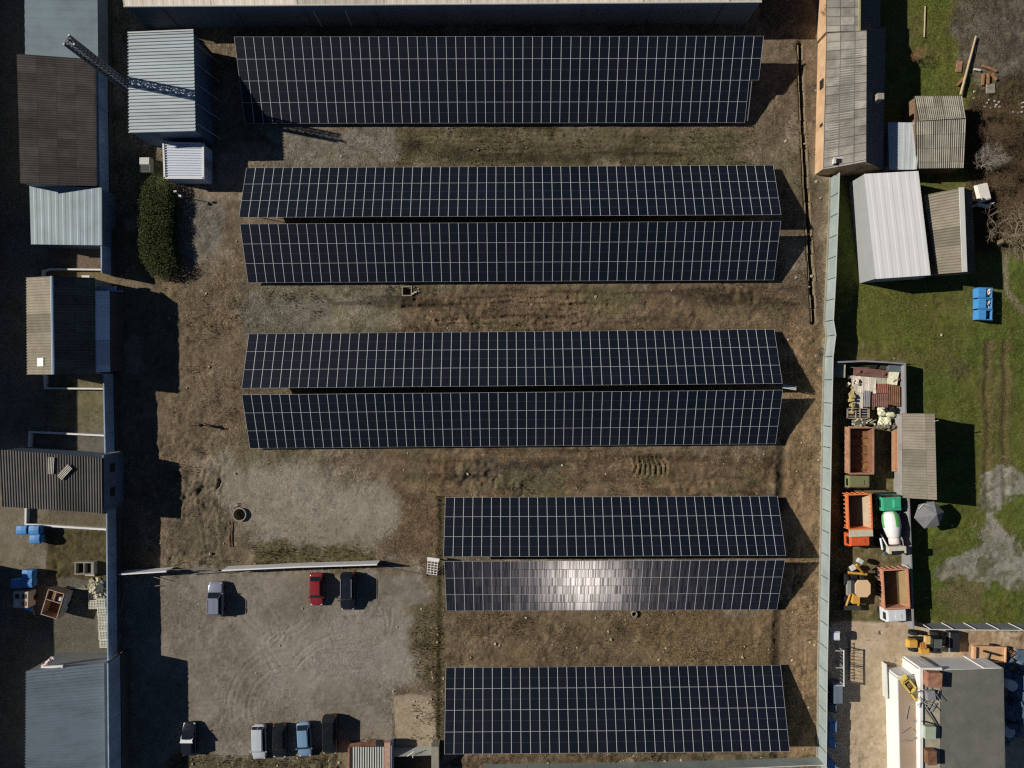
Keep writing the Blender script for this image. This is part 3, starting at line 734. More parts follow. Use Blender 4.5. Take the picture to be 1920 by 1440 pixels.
M_ASBL = mat('pale_asbestos_sheet', alb(136, 129, 115), rough=.95, var=.12, scale=1.1, dirt=alb(112, 106, 84), dirt_amt=.6, dscale=.6, seam=(2.2, 0, .04, .4))
M_WROOF = mat('white_standing_seam', alb(228, 228, 226), rough=.5, var=.03, scale=.3, dirt=alb(212, 212, 210), dirt_amt=.4)
M_BRICK = mat('weathered_brick', alb(184, 150, 116), rough=.9, var=.16, scale=.8, dirt=alb(206, 180, 146), dirt_amt=.8, dscale=.5, bump=.3)
M_BRICKP = mat('red_brick', alb(142, 98, 78), rough=.9, var=.25, scale=2.0, dirt=alb(190, 160, 130), dirt_amt=.6, dscale=.9)
M_DARK = mat('dark_opening', (.02, .022, .025), rough=.5)
M_GLASS = mat('dark_glass', (.015, .02, .025), rough=.12, var=.1)
M_TIMBER = mat('old_timber', alb(120, 98, 76), rough=.9, var=.25, scale=3)
M_RUST = mat('rusty_steel', alb(126, 92, 70), rough=.9, var=.3, scale=1.6, dirt=alb(82, 58, 46), dirt_amt=.7, dscale=.9, bump=.3)
M_FLATR = mat('felt_roof', alb(100, 101, 95), rough=.95, var=.17, scale=.5, dirt=alb(122, 119, 110), dirt_amt=.7, dscale=.3)
M_TANR = mat('sandy_flat_roof', alb(158, 140, 122), rough=.95, var=.07, scale=.4, dirt=alb(136, 120, 102), dirt_amt=.5)
M_DIRTW = mat('stained_wall', (.30, .29, .27), rough=.9, var=.2, scale=.6)
M_BLACK = mat('black_rubber', (.018, .018, .02), rough=.85)

# north hall
t, org, c4 = bld('industrial_hall', 'very long hall with cream sheet roof and blue wall along the top edge', 'hall',
    [(232, 11.5), (1428, 3), (1470, -150), (200, -150)], 5.3, M_BLUEW, M_CREAM, rib=1.2, depth=.018, kind='trap', over=.12)
part_tube(t, org, 'gutter', M_CAP, c4[0] + V(0, -.06, .03), c4[1] + V(0, -.06, .03), .09)
for x0, x1, m_ in ((604, 661, M_FGREEN),):
    a, b_ = P(x0, 55, 0), P(x1, 55, 0); yw = P(600, 52.5, 0).y
    mb = MB(); mb.box(((a.x + b_.x) / 2, c4[0].y - .0, 1.9), (b_.x - a.x, .1, 3.8)); mb.v = [V(v.x, v.y - .0, v.z) for v in mb.v]
    wy = c4[0].lerp(c4[1], .32).y + .12
    mb.v = [V(v.x, v.y - c4[0].y + wy - .03, v.z) for v in mb.v]
    mb.build('sliding_door', mat('door_green', (.10, .16, .14), rough=.6), t, org)
    for xx in (a.x, b_.x): part_box(t, org, 'door_rail', M_CAP, (xx, wy - .12, 2.0), (.12, .08, 3.9))
for k in range(9):
    xx = c4[0].lerp(c4[1], (k + .5) / 9); part_box(t, org, 'downpipe', M_BLUEW, (xx.x, xx.y - .0, 2.6), (.12, .2, 5.1))

# western sheds
t, org, c4 = bld('metal_shed', 'blue-grey metal shed roof in the top left corner behind the mast', 'shed',
    [(45, -70), (47, 104), (184, 113), (182, -70)], 4.6, M_GREYW, M_BLUEGREY, rib=1.1, depth=.022, kind='trap', zs=[4.6, 4.6, 3.3, 3.3])
t, org, c4 = bld('workshop', 'large dark brown-grey corrugated roof left of the lattice mast', 'workshop',
    [(31, 101), (38, 344), (181, 349), (179, 112)], 5.0, M_DIRTW, M_ASBD, rib=.28, depth=.06, zs=[5.2, 5.2, 3.4, 3.4])
t, org, c4 = bld('metal_shed', 'flat pale blue-grey roof below the large dark brown-grey one', 'shed',
    [(55, 347), (191, 352), (191.5, 460), (58, 458)], 3.2, M_BLUEW, M_BLUEGREY, rib=.9, depth=.012, kind='trap')
def gable(name, label, cat, ridge, eaveL, eaveR, zr, zl, zr_e, mw, ml, mr, rib, depth, capm=None, over=0.0):
    """ridge, eaveL, eaveR: pairs of photo points (first end, second end)"""
    r0, r1 = P(*ridge[0], zr), P(*ridge[1], zr); l0, l1 = P(*eaveL[0], zl), P(*eaveL[1], zl); e0, e1 = P(*eaveR[0], zr_e), P(*eaveR[1], zr_e)
    org = (r0 + r1) / 2; org.z = 0
    t = thing(name, label, cat, org)
    mb = MB(); s = .10
    def inn(p, q): return p
    ringp = [l0, r0, e0, e1, r1, l1]
    a = sum(ringp[i].x * ringp[(i + 1) % 6].y - ringp[(i + 1) % 6].x * ringp[i].y for i in range(6))
    if a < 0: ringp = ringp[::-1]
    cx_ = sum(ringp, V(0, 0, 0)) / 6
    sh_ = [p + (V(cx_.x, cx_.y, p.z) - p).normalized() * .14 for p in ringp]
    lo = [V(p.x, p.y, 0) for p in sh_]; hi = [V(p.x, p.y, p.z - .10) for p in sh_]
    n = 6; mb.poly(lo + hi, [(i, (i + 1) % n, n + (i + 1) % n, n + i) for i in range(n)])
    i_r = [i for i, p in enumerate(ringp) if p is r0 or p is r1]
    mb.build('wall', mw, t, org)
    for nm, p0, p1, mm in (('roof_slope', l0, l1, ml), ('roof_slope', e0, e1, mr)):
        b2 = MB(); ln = (p1 - p0).length; b2.corr(p0, p1, r1, r0, max(2, round(ln / rib)), depth, 0)
        b2.build(nm, mm, t, org, recalc=False)
    if capm: part_tube(t, org, 'ridge_cap', capm, r0 + V(0, 0, depth), r1 + V(0, 0, depth), .16)
    return t, org, (r0, r1, l0, l1, e0, e1)
M_DKSLOPE = mat('shade_dark_sheet', alb(96, 96, 90), rough=.95, var=.2, scale=.8, dirt=alb(60, 62, 54), dirt_amt=.6, seam=(1.1, 2.2, .06, .5))  # slopes turned from the sun: their shade is put into this darker colour
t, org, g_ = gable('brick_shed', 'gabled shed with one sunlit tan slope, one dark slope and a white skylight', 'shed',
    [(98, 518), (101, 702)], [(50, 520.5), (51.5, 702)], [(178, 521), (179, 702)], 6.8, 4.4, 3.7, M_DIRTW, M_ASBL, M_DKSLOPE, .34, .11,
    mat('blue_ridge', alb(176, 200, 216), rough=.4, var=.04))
p = P(78.5, 679, 5.65); mb = MB(); q0 = g_[2]; nrm = (g_[1] - g_[0]).cross(g_[2] - g_[0]).normalized(); nrm = nrm if nrm.z > 0 else -nrm
ud = (g_[1] - g_[0]).normalized(); vd = nrm.cross(ud)
lam = (g_[0] - p).dot(nrm) / nrm.z; p = p + V(0, 0, lam)
mb.poly([p + ud * a_ + vd * b_ + nrm * c_ for c_ in (-.05, .17) for a_, b_ in ((-.5, -.62), (.5, -.62), (.5, .62), (-.5, .62))],
        [(0, 1, 2, 3), (4, 5, 6, 7), (0, 1, 5, 4), (1, 2, 6, 5), (2, 3, 7, 6), (3, 0, 4, 7)])
mb.build('skylight', mat('skylight_plastic', (.85, .85, .83), rough=.4, var=.02), t, org)
mb = MB(); mb.box((P(159, 519, 3.6).x, P(159, 519, 3.6).y, 3.3), (.95, .4, .35)); mb.build('porch_cap', M_WHITE, t, org)
t, org, c4 = bld('lean_to', 'pale grey lean-to between the shed with the skylight and the array field', 'lean-to',
    [(178, 545), (178, 698), (206.5, 697), (205.5, 545)], 3.6, M_CONCD, mat('lilac_grey_sheet', (.80, .78, .80), rough=.6, var=.06, seam=(3.0, 0, .05, .4)), rib=.4, depth=.03, kind='trap', zs=[3.65, 3.65, 3.2, 3.2])
part_box(t, org, 'awning', M_FBLUE, P(198, 541, 3.1), (2.6, .5, .12)); part_box(t, org, 'wall_bracket', mat('bright_blue_paint', (.16, .26, .48), rough=.5), P(217, 546, 2.9), (1.7, .22, .18))
t, org, c4 = bld('corrugated_shed', 'dark grey corrugated shed with loose sheets on its roof and small windows', 'shed',
    [(0, 843), (191, 858), (192, 962), (5, 950)], 4.5, mat('slate_blue_wall', (.11, .15, .20), rough=.8, var=.1, scale=.3), M_ASBD if False else mat('grey_corrugated', alb(94, 90, 86), rough=.9, var=.14, scale=.8, dirt=alb(70, 68, 62), dirt_amt=.6, dscale=.3, seam=(3.3, 0, .05, .4)),
    rib=.32, depth=.07, zs=[5.2, 4.5, 4.5, 5.2])
xw = P(191.5, 905, 4.4).x - .13
# east wall strip with two windows, standing just beyond the fence line
wx = xw + .3
mb = MB(); ya, yb = P(200, 853, 4.2).y, P(200, 951, 4.2).y
mb.box(((xw + wx) / 2, (ya + yb) / 2, 2.15), (max(.3, wx - xw), ya - yb, 4.3)); mb.build('annexe', bpy.data.materials['slate_blue_wall'], t, org)
for py in (876, 921):
    y = P(217, py, 2.2).y
    wdw = part_box(t, org, 'window', M_DARK, (wx + .02, y, 2.5), (.08, 1.05, 1.0))
LOOSE = 'loose sheets lying on the grey corrugated roof'
for px, py, a_, l_, lb in ((95, 873, -.05, 2.0, 'pale loose sheet lying straight on the grey corrugated roof'), (121, 885, -.75, 1.9, 'pale loose sheet lying askew on the grey corrugated roof')):
    c = P(px, py, 4.98); mb = MB(); ca, sa = math.cos(a_), math.sin(a_)
    def q(u, v): return c + V(u * ca - v * sa, u * sa + v * ca, 0)
    mb.corr(q(-.4, -l_ / 2), q(.4, -l_ / 2), q(.4, l_ / 2), q(-.4, l_ / 2), 4, .06)
    tag(mb.build('loose_sheet', mat('pale_fibre_sheet', alb(176, 172, 160), rough=.9, var=.15, scale=2), None, V(c.x, c.y, c.z), recalc=False), lb, 'roofing sheet', LOOSE)
t, org, c4 = bld('metal_shed', 'blue-grey ribbed roof in the bottom left corner beside the fence', 'shed',
    [(48, 1258), (46, 1500), (198, 1500), (195, 1243)], 4.8, M_GREYW, mat('slate_ribbed_roof', alb(150, 164, 172), rough=.5, var=.05, scale=.3, dirt=alb(112, 120, 122), dirt_amt=.6, dscale=.5, stretch=(.15, 1, 1)), rib=.36, depth=.06, kind='trap', zs=[6.3, 6.3, 3.5, 3.5])
c = P(100, 1240, 4.7); mb = MB()
prev = None
for k in range(9):
    f = k / 8; p = P(81 + 22 * f, 1249 - 18 * f + 2 * math.sin(k), 4.75 + .1 * math.sin(k * 1.7)); 
    if prev is not None: mb.tube(prev, p, .22 + .08 * math.sin(k * 2.1), .22 + .08 * math.sin(k * 2.1 + 2), n=8)
    prev = p
tag(mb.build('rolled_tarp', mat('pinkish_tarp', alb(226, 206, 202), rough=.8, var=.2, scale=2, dirt=alb(170, 90, 84), dirt_amt=.6, dscale=1.2), None, c), 'crumpled white and pink tarp at the corner of the bottom left roof', 'tarp')
mb = MB(); mb.box(P(98, 1250.5, 4.95), (2.6, .32, .2), R(4)); tag(mb.build('white_board', M_WHITE, None, P(98, 1250.5, 4.95)), 'narrow white board on the edge of the bottom left roof', 'board')
# buildings west of the frame that throw the shadows across the yard
def tall(name, label, xpx, y0, y1, z):
    a, b_ = P(xpx, y0, 0), P(xpx - 160, y1, 0); org = V((a.x + b_.x) / 2, (a.y + b_.y) / 2, 0); t = thing(name, label, 'building', org)
    part_box(t, org, 'wall', M_GREYW, ((a.x + b_.x) / 2, (a.y + b_.y) / 2, z / 2), (abs(a.x - b_.x), abs(a.y - b_.y), z))
    part_box(t, org, 'roof', M_BLUEGREY, ((a.x + b_.x) / 2, (a.y + b_.y) / 2, z + .1), (abs(a.x - b_.x) + .3, abs(a.y - b_.y) + .3, .2))
tall('tall_building', 'tall grey building beyond the left edge shading the upper yard', -84, -200, 797, 9.2)
tall('tall_building', 'lower grey building beyond the left edge shading the bottom yard', -84, 1043, 1600, 7.4)

# ribbed shed, kiosk, hedge side
t, org, c4 = bld('metal_shed', 'pale zinc shed crossed by the shadow of the lattice mast', 'shed',
    [(240, 62), (241.5, 250), (367, 246.5), (363, 57)], 5.3, mat('navy_cladding', (.10, .14, .20), rough=.6, var=.15), M_GALV, rib=.40, depth=.13, kind='trap', over=.25)
part_box(t, org, 'verge_trim', M_CAP, (c4[0] + c4[3]) / 2 + V(0, .02, .04), ((c4[3] - c4[0]).length, .16, .14), math.atan2((c4[3] - c4[0]).y, (c4[3] - c4[0]).x))
for k in range(5):
    q = c4[3].lerp(c4[2], (k + .5) / 5); part_tube(t, org, 'side_brace', M_STEEL, (q.x - .2, q.y, 4.6), (q.x + .9, q.y - .3, 0), .06)
t, org, c4 = bld('kiosk', 'small white transformer kiosk with ribbed white roof beside the clipped hedge', 'kiosk',
    [(307, 268), (309.5, 334), (382, 334.5), (381.5, 270)], 2.6, mat('kiosk_wall', (.50, .58, .68), rough=.6, var=.05), mat('kiosk_roof', alb(196, 204, 214), rough=.5, var=.03), rib=.30, depth=.10, kind='trap', over=.02)
for a_, b_ in ((0, 1), (1, 2), (2, 3), (3, 0)):
    p, q = c4[a_], c4[b_]; d = q - p
    part_box(t, org, 'roof_trim', M_WHITE, (p + q) / 2 + V(0, 0, .06), (d.length + .1, .22, .18), math.atan2(d.y, d.x))
part_box(t, org, 'door', M_GREYW, (c4[2].x + .0, (c4[2].y + c4[3].y) / 2, 1.1), (.08, 1.0, 2.0))
org = P(278, 313, 0); t = thing('meter_box', 'small concrete box with an open dark hatch left of the kiosk', 'utility box', org)
part_box(t, org, 'plinth', M_CONC, org + V(0, 0, .45), (1.35, 1.85, .9)); part_box(t, org, 'lid', M_CAP, org + V(.0, .45, .95), (1.2, .85, .1)); part_box(t, org, 'hatch', M_DARK, org + V(.05, -.45, .905), (1.0, .8, .05))

# brick barn to the east
t, org, g_ = gable('brick_barn', 'long brick barn with weathered grey roof and orange wall facing the arrays', 'barn',
    [(1625, 57), (1624, 303)], [(1549.5, 62), (1543.5, 318)], [(1660, 52), (1656, 318)], 6.0, 2.6, 2.6, M_BRICK, M_ASB, mat('shaded_sheet', alb(84, 86, 88), rough=.9, var=.15, scale=.8), .30, .06)  # east slope: shade painted in as a darker grey sheet
q = P(1573, 303, 3.9); part_box(t, org, 'roof_hatch', M_DARK, q, (.95, .42, .5)); part_box(t, org, 'hatch_frame', M_CAP, q + V(-.62, 0, .05), (.25, .6, .6)); part_box(t, org, 'hatch_lid', M_CAP, q + V(0, .35, .1), (1.3, .18, .5))
q = P(1643, 187, 4.6); part_box(t, org, 'chimney', M_CONC, q + V(0, 0, .3), (.8, .75, 1.6), bevel=.03)
for py in (158, 240):
    q = P(1540.5, py, 1.6); part_box(t, org, 'window', M_DARK, (P(1545, py, 2.4).x + .05, q.y, 1.6), (.1, 1.1, .9))
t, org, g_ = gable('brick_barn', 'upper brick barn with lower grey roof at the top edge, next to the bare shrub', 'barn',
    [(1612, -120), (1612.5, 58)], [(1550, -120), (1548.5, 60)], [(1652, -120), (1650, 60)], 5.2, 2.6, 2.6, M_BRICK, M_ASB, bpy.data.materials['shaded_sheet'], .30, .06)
part_box(t, org, 'verge_trim', mat('mossy_verge', alb(150, 148, 104), rough=.9), P(1611.5, 25, 5.3), (.2, 5.2, .2))

# sheds of the eastern garden
t, org, c4a = bld('garden_shed', 'grey corrugated gabled shed in the upper right garden near the fallen pole', 'shed',
    [(1716, 228), (1810, 223), (1805.5, 315), (1717, 316)], 3.0, M_TIMBER, mat('striped_grey_sheet', alb(142, 138, 126), rough=.95, var=.12, scale=1, dirt=alb(104, 102, 86), dirt_amt=.6, dscale=.5, seam=(1.1, 1.6, .06, .6)), rib=.27, depth=.11, zs=[3.5, 3.5, 2.7, 2.7])
mb = MB(); q4 = [P(1713.5, 180.5, 2.7), P(1802.5, 180, 2.7), P(1809.5, 222, 3.5), P(1722, 227, 3.5)]
mb.corr(*q4, 24, .11); mb.build('roof_slope', bpy.data.materials['striped_grey_sheet'], t, org, recalc=False)
mb = MB(); mb.prism(face_ring([(p.x, p.y) for p in [q4[0] + V(.15, -.15, 0), q4[1] + V(-.15, -.15, 0), q4[2] + V(-.15, 0, 0), q4[3] + V(.15, 0, 0)]]), 0, 2.6); mb.build('wall', M_TIMBER, t, org)
t, org, c4 = bld('metal_shed', 'small pale blue-grey roof between the brick barn and the garden shed', 'shed',
    [(1665, 229), (1723, 230), (1716, 318), (1667, 318)], 2.7, M_GREYW, mat('pale_blue_sheet', alb(186, 193, 196), rough=.5, var=.06, dirt=alb(164, 168, 168), dirt_amt=.4), rib=.7, depth=.015, kind='trap', zs=[2.5, 2.8, 2.8, 2.5])
part_box(t, org, 'gutter', M_CAP, (c4[1] + c4[2]) / 2 + V(0, 0, .08), (.25, (c4[1] - c4[2]).length, .12), math.atan2((c4[1] - c4[2]).y, (c4[1] - c4[2]).x) - math.pi / 2)
t, org, c4 = bld('garage', 'big garage with clean white standing-seam roof facing the lawn', 'garage',
    [(1620, 326), (1722, 320.5), (1745, 516), (1642, 523)], 4.0, mat('garage_wall', alb(150, 152, 152), rough=.8, var=.06), M_WROOF, rib=1.05, depth=.015, kind='trap', over=.05)
q = [P(1608.5, 344, 0), P(1611, 523, 0)]
mb = MB(); a, b_ = V(q[0].x, q[0].y, 0), V(q[1].x, q[1].y, 0); a2, b2 = V(c4[0].x + .1, c4[0].y - .9, 1.9), V(c4[3].x + .1, c4[3].y + .1, 3.7)
mb.poly([a, b_, b2, a2, V(a2.x, a2.y, 0), V(b2.x, b2.y, 0)], [(0, 1, 2, 3), (0, 3, 4), (1, 5, 2)])
mb.build('sloping_side', mat('grey_side_sheet', alb(124, 124, 126), rough=.7, var=.07, dirt=alb(108, 104, 98), dirt_amt=.5), t, org)
for k in range(3): part_box(t, org, 'door', mat('garage_door', (.30, .36, .44), rough=.6), V(c4[3].x + 1.7 + k * 2.2, c4[3].y + .42 + k * .05, 1.2), (1.9, .1, 2.2))
M_RIDGEW = mat('pale_ridge_sheet', alb(206, 206, 200), rough=.6, var=.06)
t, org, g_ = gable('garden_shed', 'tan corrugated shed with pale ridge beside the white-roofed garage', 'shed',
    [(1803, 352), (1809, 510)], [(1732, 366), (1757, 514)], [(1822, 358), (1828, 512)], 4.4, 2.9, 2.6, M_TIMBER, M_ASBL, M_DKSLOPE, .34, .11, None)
for k in range(1):
    r0, r1 = g_[0], g_[1]; d = r1 - r0
    part_box(t, org, 'ridge_cap', M_RIDGEW, (r0 + r1) / 2 + V(-.12, 0, .16), (d.length, .6, .08), math.atan2(d.y, d.x))
t, org, c4 = bld('storage_shed', 'tan corrugated storage shed standing on the wall of the truck compound', 'shed',
    [(1691.5, 775), (1692.5, 933), (1757, 937), (1753, 775)], 4.3, M_DIRTW, M_ASBT, rib=.34, depth=.10, zs=[2.15, 2.15, 4.8, 4.8])
part_tube(t, org, 'pole', M_STEEL, P(1752, 790, 0), P(1752, 790, 5.2), .06); part_tube(t, org, 'pole_arm', M_STEEL, P(1752, 790, 5.1), P(1760, 788, 5.2), .05)

# flat-roofed block at the lower right
ORG = P(1775, 1345, 0)
t = thing('workshop_block', 'white-walled flat-roofed block with grey felt roof and clutter on its sandy ledge', 'building', ORG)
zt = 3.2
lowr = ring([(1682.5, 1272), (1727, 1268), (1729, 1500), (1688, 1500)], 2.9)
mb = MB(); mb.prism(lowr, 0, 2.9); mb.build('wall', M_WHITE, t, ORG)
mb = MB(); mb.prism([(x * .999, y) for x, y in ring([(1685, 1275), (1724, 1271), (1726, 1490), (1690, 1490)], 2.9)], 2.85, 2.905); mb.build('sandy_roof', M_TANR, t, ORG)
hi = ring([(1725, 1257), (1881, 1253), (1886, 1500), (1728, 1500)], 3.9)
mb = MB(); mb.prism(hi, 0, 3.9); mb.build('wall', M_WHITE, t, ORG)
mb = MB(); q0, q1, q2, q3 = P(1763, 1257, 3.95), P(1880, 1253, 3.95), P(1885, 1490, 3.95), P(1763, 1490, 3.95)
mb.poly([q0, q1, q2, q3], [(3, 2, 1, 0)], 0, [[(0, 16), (8, 16), (8, 0), (0, 0)][::-1]]); mb.build('felt_roof', M_FLATR, t, ORG)
mb = MB(); mb.poly([P(1731, 1262, 3.94), P(1762.6, 1259, 3.94), P(1762.6, 1490, 3.94), P(1732, 1490, 3.94)], [(3, 2, 1, 0)]); mb.build('gravel_ledge', mat('junk_ledge', alb(168, 160, 140), rough=.95, var=.15, scale=1.2, dirt=alb(120, 118, 102), dirt_amt=.7, dscale=.6), t, ORG)
part_box(t, ORG, 'parapet', M_WHITE, P(1726.5, 1370, 4.0), (.34, 15.2, .34)); part_box(t, ORG, 'parapet', M_WHITE, P(1745, 1253.5, 4.0), (2.6, .3, .3))
for nm, m_, za, xa, xb in (('wall_panel', M_WHITE, 2.9, 1683.5, 1703), ('wall_panel', M_WHITE, 2.9, 1704.5, 1724), ('wall_panel', M_WHITE, 3.9, 1727, 1742), ('wall_panel', M_WHITE, 3.9, 1743.5, 1758), ('open_bay', M_DARK, 3.3, 1768, 1838), ('wall_panel', M_WHITE, 3.9, 1845, 1862), ('wall_panel', M_WHITE, 3.9, 1863.5, 1880)):
    yt = 1271 if za < 3 else 1255.5
    a, b_ = P(xa, yt, za), P(xb, yt, za); part_box(t, ORG, nm, m_, ((a.x + b_.x) / 2, a.y + (.12 if za < 3 else .10), za / 2), (abs(b_.x - a.x), .2, za - .1))
mb = MB(); mb.box(P(1659, 1275, .55), (.12, 4.4, 1.1), R(2)); mb.build('door_leaf', M_CAP, t, ORG)
c = P(1748, 1272, 4.5); mb = MB(); mb.box(c, (1.75, 1.75, 1.2), R(-3)); tag(mb.build('brick_stack', M_RUST if False else M_BRICKP, None, c, bevel=.04), 'reddish square chimney block on the ledge of the flat-roofed building', 'chimney')
c = P(1744, 1418, 4.4); mb = MB(); mb.box(c, (1.1, 1.7, 1.0), R(2)); tag(mb.build('rusty_crate', M_RUST, None, c, bevel=.03), 'brown rusty crate low on the roof ledge', 'crate')
c = P(1742, 1372, 4.3); mb = MB(); mb.box(c, (1.3, 1.5, .7), R(-2)); tag(mb.build('green_cabinet', mat('pale_green_metal', alb(158, 170, 150), rough=.6, var=.1), None, c, bevel=.03), 'pale green cabinet between crates on the roof ledge', 'cabinet')
c = P(1744, 1303, 4.25); mb = MB(); mb.box(c, (1.0, 1.1, .6), R(8)); tag(mb.build('grey_cabinet', M_GREYW, None, c, bevel=.03), 'small grey cabinet below the reddish chimney block', 'cabinet')
# yellow machine frame lying on the sandy roof
c = P(1708, 1291, 3.1); t = thing('machine_frame', 'yellow open machine frame lying aslant on the sandy roof', 'machine', c, R(-52))
M_YEL2 = mat('faded_yellow', alb(206, 186, 96), rough=.7, var=.12, scale=3)
mb = MB()
for y in (-.45, .45): mb.box((0, y, .2), (2.6, .2, .4))
for x in (-1.3, .2, 1.3): mb.box((x, 0, .22), (.2, 1.1, .36))
mb.build('frame', M_YEL2, t, bevel=.02)
mb = MB(); mb.box((.75, 0, .2), (.8, .6, .3)); mb.box((-.5, .0, .15), (.5, .6, .2)); mb.build('motor', M_TIMBER, t, bevel=.03)
mb = MB(); mb.box((-1.75, 0, .35), (.5, 1.0, .35)); mb.box((-1.75, 0, .6), (.3, .8, .1)); mb.build('hopper', M_YEL2, t, bevel=.02)
def scribble(name, label, cat, c, n, sp, r, m, zz=.5, seed=1):
    rg = random.Random(seed); mb = MB()
    for k in range(n):
        a = V(rg.uniform(-sp[0], sp[0]), rg.uniform(-sp[1], sp[1]), rg.uniform(0.05, zz)); ang = rg.uniform(0, 6.28); l_ = rg.uniform(.6, 1.7)
        mb.tube(a + c, a + c + V(math.cos(ang) * l_, math.sin(ang) * l_, rg.uniform(-.1, .3)), r, n=4)
    return tag(mb.build(name, m, None, c), label, cat)
scribble('steel_scrap', 'tangle of thin dark rods on the sandy roof beside the parapet', 'scrap metal', P(1712, 1365, 2.95), 16, (1.0, 1.6), .035, M_STEEL, .3, 3)
scribble('steel_scrap', 'tangle of bent bars between the yellow frame and the ledge', 'scrap metal', P(1738, 1300, 3.98), 20, (.9, 1.3), .04, M_STEEL, .6, 4)
mb = MB(); mb.tube(P(1731, 1322, 4.3), P(1758, 1362, 4.15), .07); mb.tube(P(1728, 1352, 4.2), P(1756, 1359, 4.2), .05); tag(mb.build('long_bar', M_DARK, None, P(1745, 1345, 4.0)), 'long dark bar lying diagonally across the roof ledge', 'bar')

# sunken ramp and brick hut at the bottom
org = P(690, 1420, 0); t = thing('brick_hut', 'small brick hut with a barred steel roof beside the parked cars', 'hut', org)
r_ = ring([(652, 1404), (731, 1400), (732, 1500), (654, 1500)], 1.6)
mb = MB(); mb.prism(r_, 0, 1.55); mb.build('wall', M_BRICKP, t, org)
a, b_ = P(657, 1390.5, .3), P(711, 1390.5, .3)
mb = MB(); mb.poly([P(656, 1392, .25), P(706, 1392, .25), P(708, 1405, 1.5), P(657, 1406, 1.5)], [(0, 1, 2, 3)]); mb.build('brick_apron', M_BRICKP, t, org)
part_box(t, org, 'doorway', M_DARK, P(712, 1398, 1.45), (.9, 1.2, .4)); 
mb = MB()
for k in range(13):
    x = 663 + k * 4.6; mb.box(P(x, 1432, 1.72), (.16, 4.2, .1))
mb.build('roof_bars', M_CAP, t, org); part_box(t, org, 'roof', M_DARK, P(687, 1432, 1.58), (4.2, 4.0, .1))
part_box(t, org, 'brick_pier', mat('pinkish_brick', alb(178, 146, 130), rough=.9, var=.25, scale=2.5), P(727, 1420, 1.5), (.75, 4.0, .7))
org = P(775, 1420, 0); t = thing('loading_ramp', 'sunken concrete ramp with retaining walls below the sand-coloured pad', 'ramp', org)
part_box(t, org, 'side_wall', M_FBLUE, P(734, 1430, .9), (.35, 5.2, 1.8)); part_box(t, org, 'side_wall', M_CONC, P(817, 1428, .9), (.9, 4.6, 1.8))
mb = MB(); mb.poly([P(736, 1402, .05), P(822, 1398, .05), P(818, 1416, 1.35), P(736, 1419, 1.35), P(736, 1419, 0), P(818, 1416, 0)], [(0, 1, 2, 3), (3, 2, 5, 4)]); mb.build('sloping_slab', mat('pale_slab', alb(156, 158, 152), rough=.8, var=.08), t, org)
part_box(t, org, 'floor', M_CONCD, P(775, 1445, -1.4), (6.5, 6, .1)); part_tube(t, org, 'rail', M_CAP, P(764, 1418, 1.4), P(776, 1409, 1.5), .06); part_tube(t, org, 'rail', M_CAP, P(775, 1412, 1.5), P(774, 1421, 1.4), .05)

# cable trench lining
org = P(1510, 330, 0); t = thing('cable_trench', 'narrow open concrete trench running down between the arrays and the fence', 'trench', org)
for off, nm in ((-5.2, 'kerb'), (5.4, 'kerb')):
    mb = MB(); pp = [P(x + off, y) for x, y in TRENCH]
    for a, b_ in zip(pp[:-1], pp[1:]):
        d = b_ - a; n_ = max(1, int(d.length / 1.6)); ang = math.atan2(d.y, d.x)
        for k in range(n_):
            c = a + d * ((k + .5) / n_) + V(random.uniform(-.07, .07), 0, -.36 + random.uniform(-.09, .06)); mb.box(c, (d.length / n_ * random.uniform(.86, 1.0), (.09 if off < 0 else .13) * random.uniform(.6, 1.5), .8), ang + random.uniform(-.03, .03))
    mb.build(nm, mat('trench_kerb', alb(132, 119, 95), rough=.9, var=.2, scale=1.5), t, org)
# round shafts and square pit
def shaft(px, py, r, w_, z, label):
    c = P(px, py, 0); mb = MB()
    n = 28
    for (ra, za, rb, zb) in ((r, -1.2, r, z), (r, z, r + w_, z), (r + w_, z, r + w_, -.3)):
        vs = [];
        for q_, zz in ((ra, za), (rb, zb)):
            for k in range(n): vs.append(c + V(q_ * math.cos(2 * math.pi * k / n), q_ * math.sin(2 * math.pi * k / n), zz))
        mb.poly(vs, [(k, (k + 1) % n, n + (k + 1) % n, n + k) for k in range(n)])
    o = mb.build('shaft_ring', M_CONC, None, c); tag(o, label, 'manhole', 'concrete shaft rings'); return o
shaft(450.5, 964, .74, .13, .35, 'large concrete shaft ring in the dirt beside the pale gravel patch')
shaft(1188.5, 1150.5, .29, .12, .3, 'small concrete shaft ring at the low edge of the glinting array')
c = P(763, 546, 0); mb = MB()
for x, y, sx, sy in ((0, .56, 1.3, .14), (0, -.56, 1.3, .14), (-.58, 0, .14, .98), (.58, 0, .14, .98)): mb.box(c + V(x, y, -.35), (sx, sy, 1.0))
tag(mb.build('pit_frame', M_CONC, None, c), 'square concrete pit opening below the array lane', 'pit')
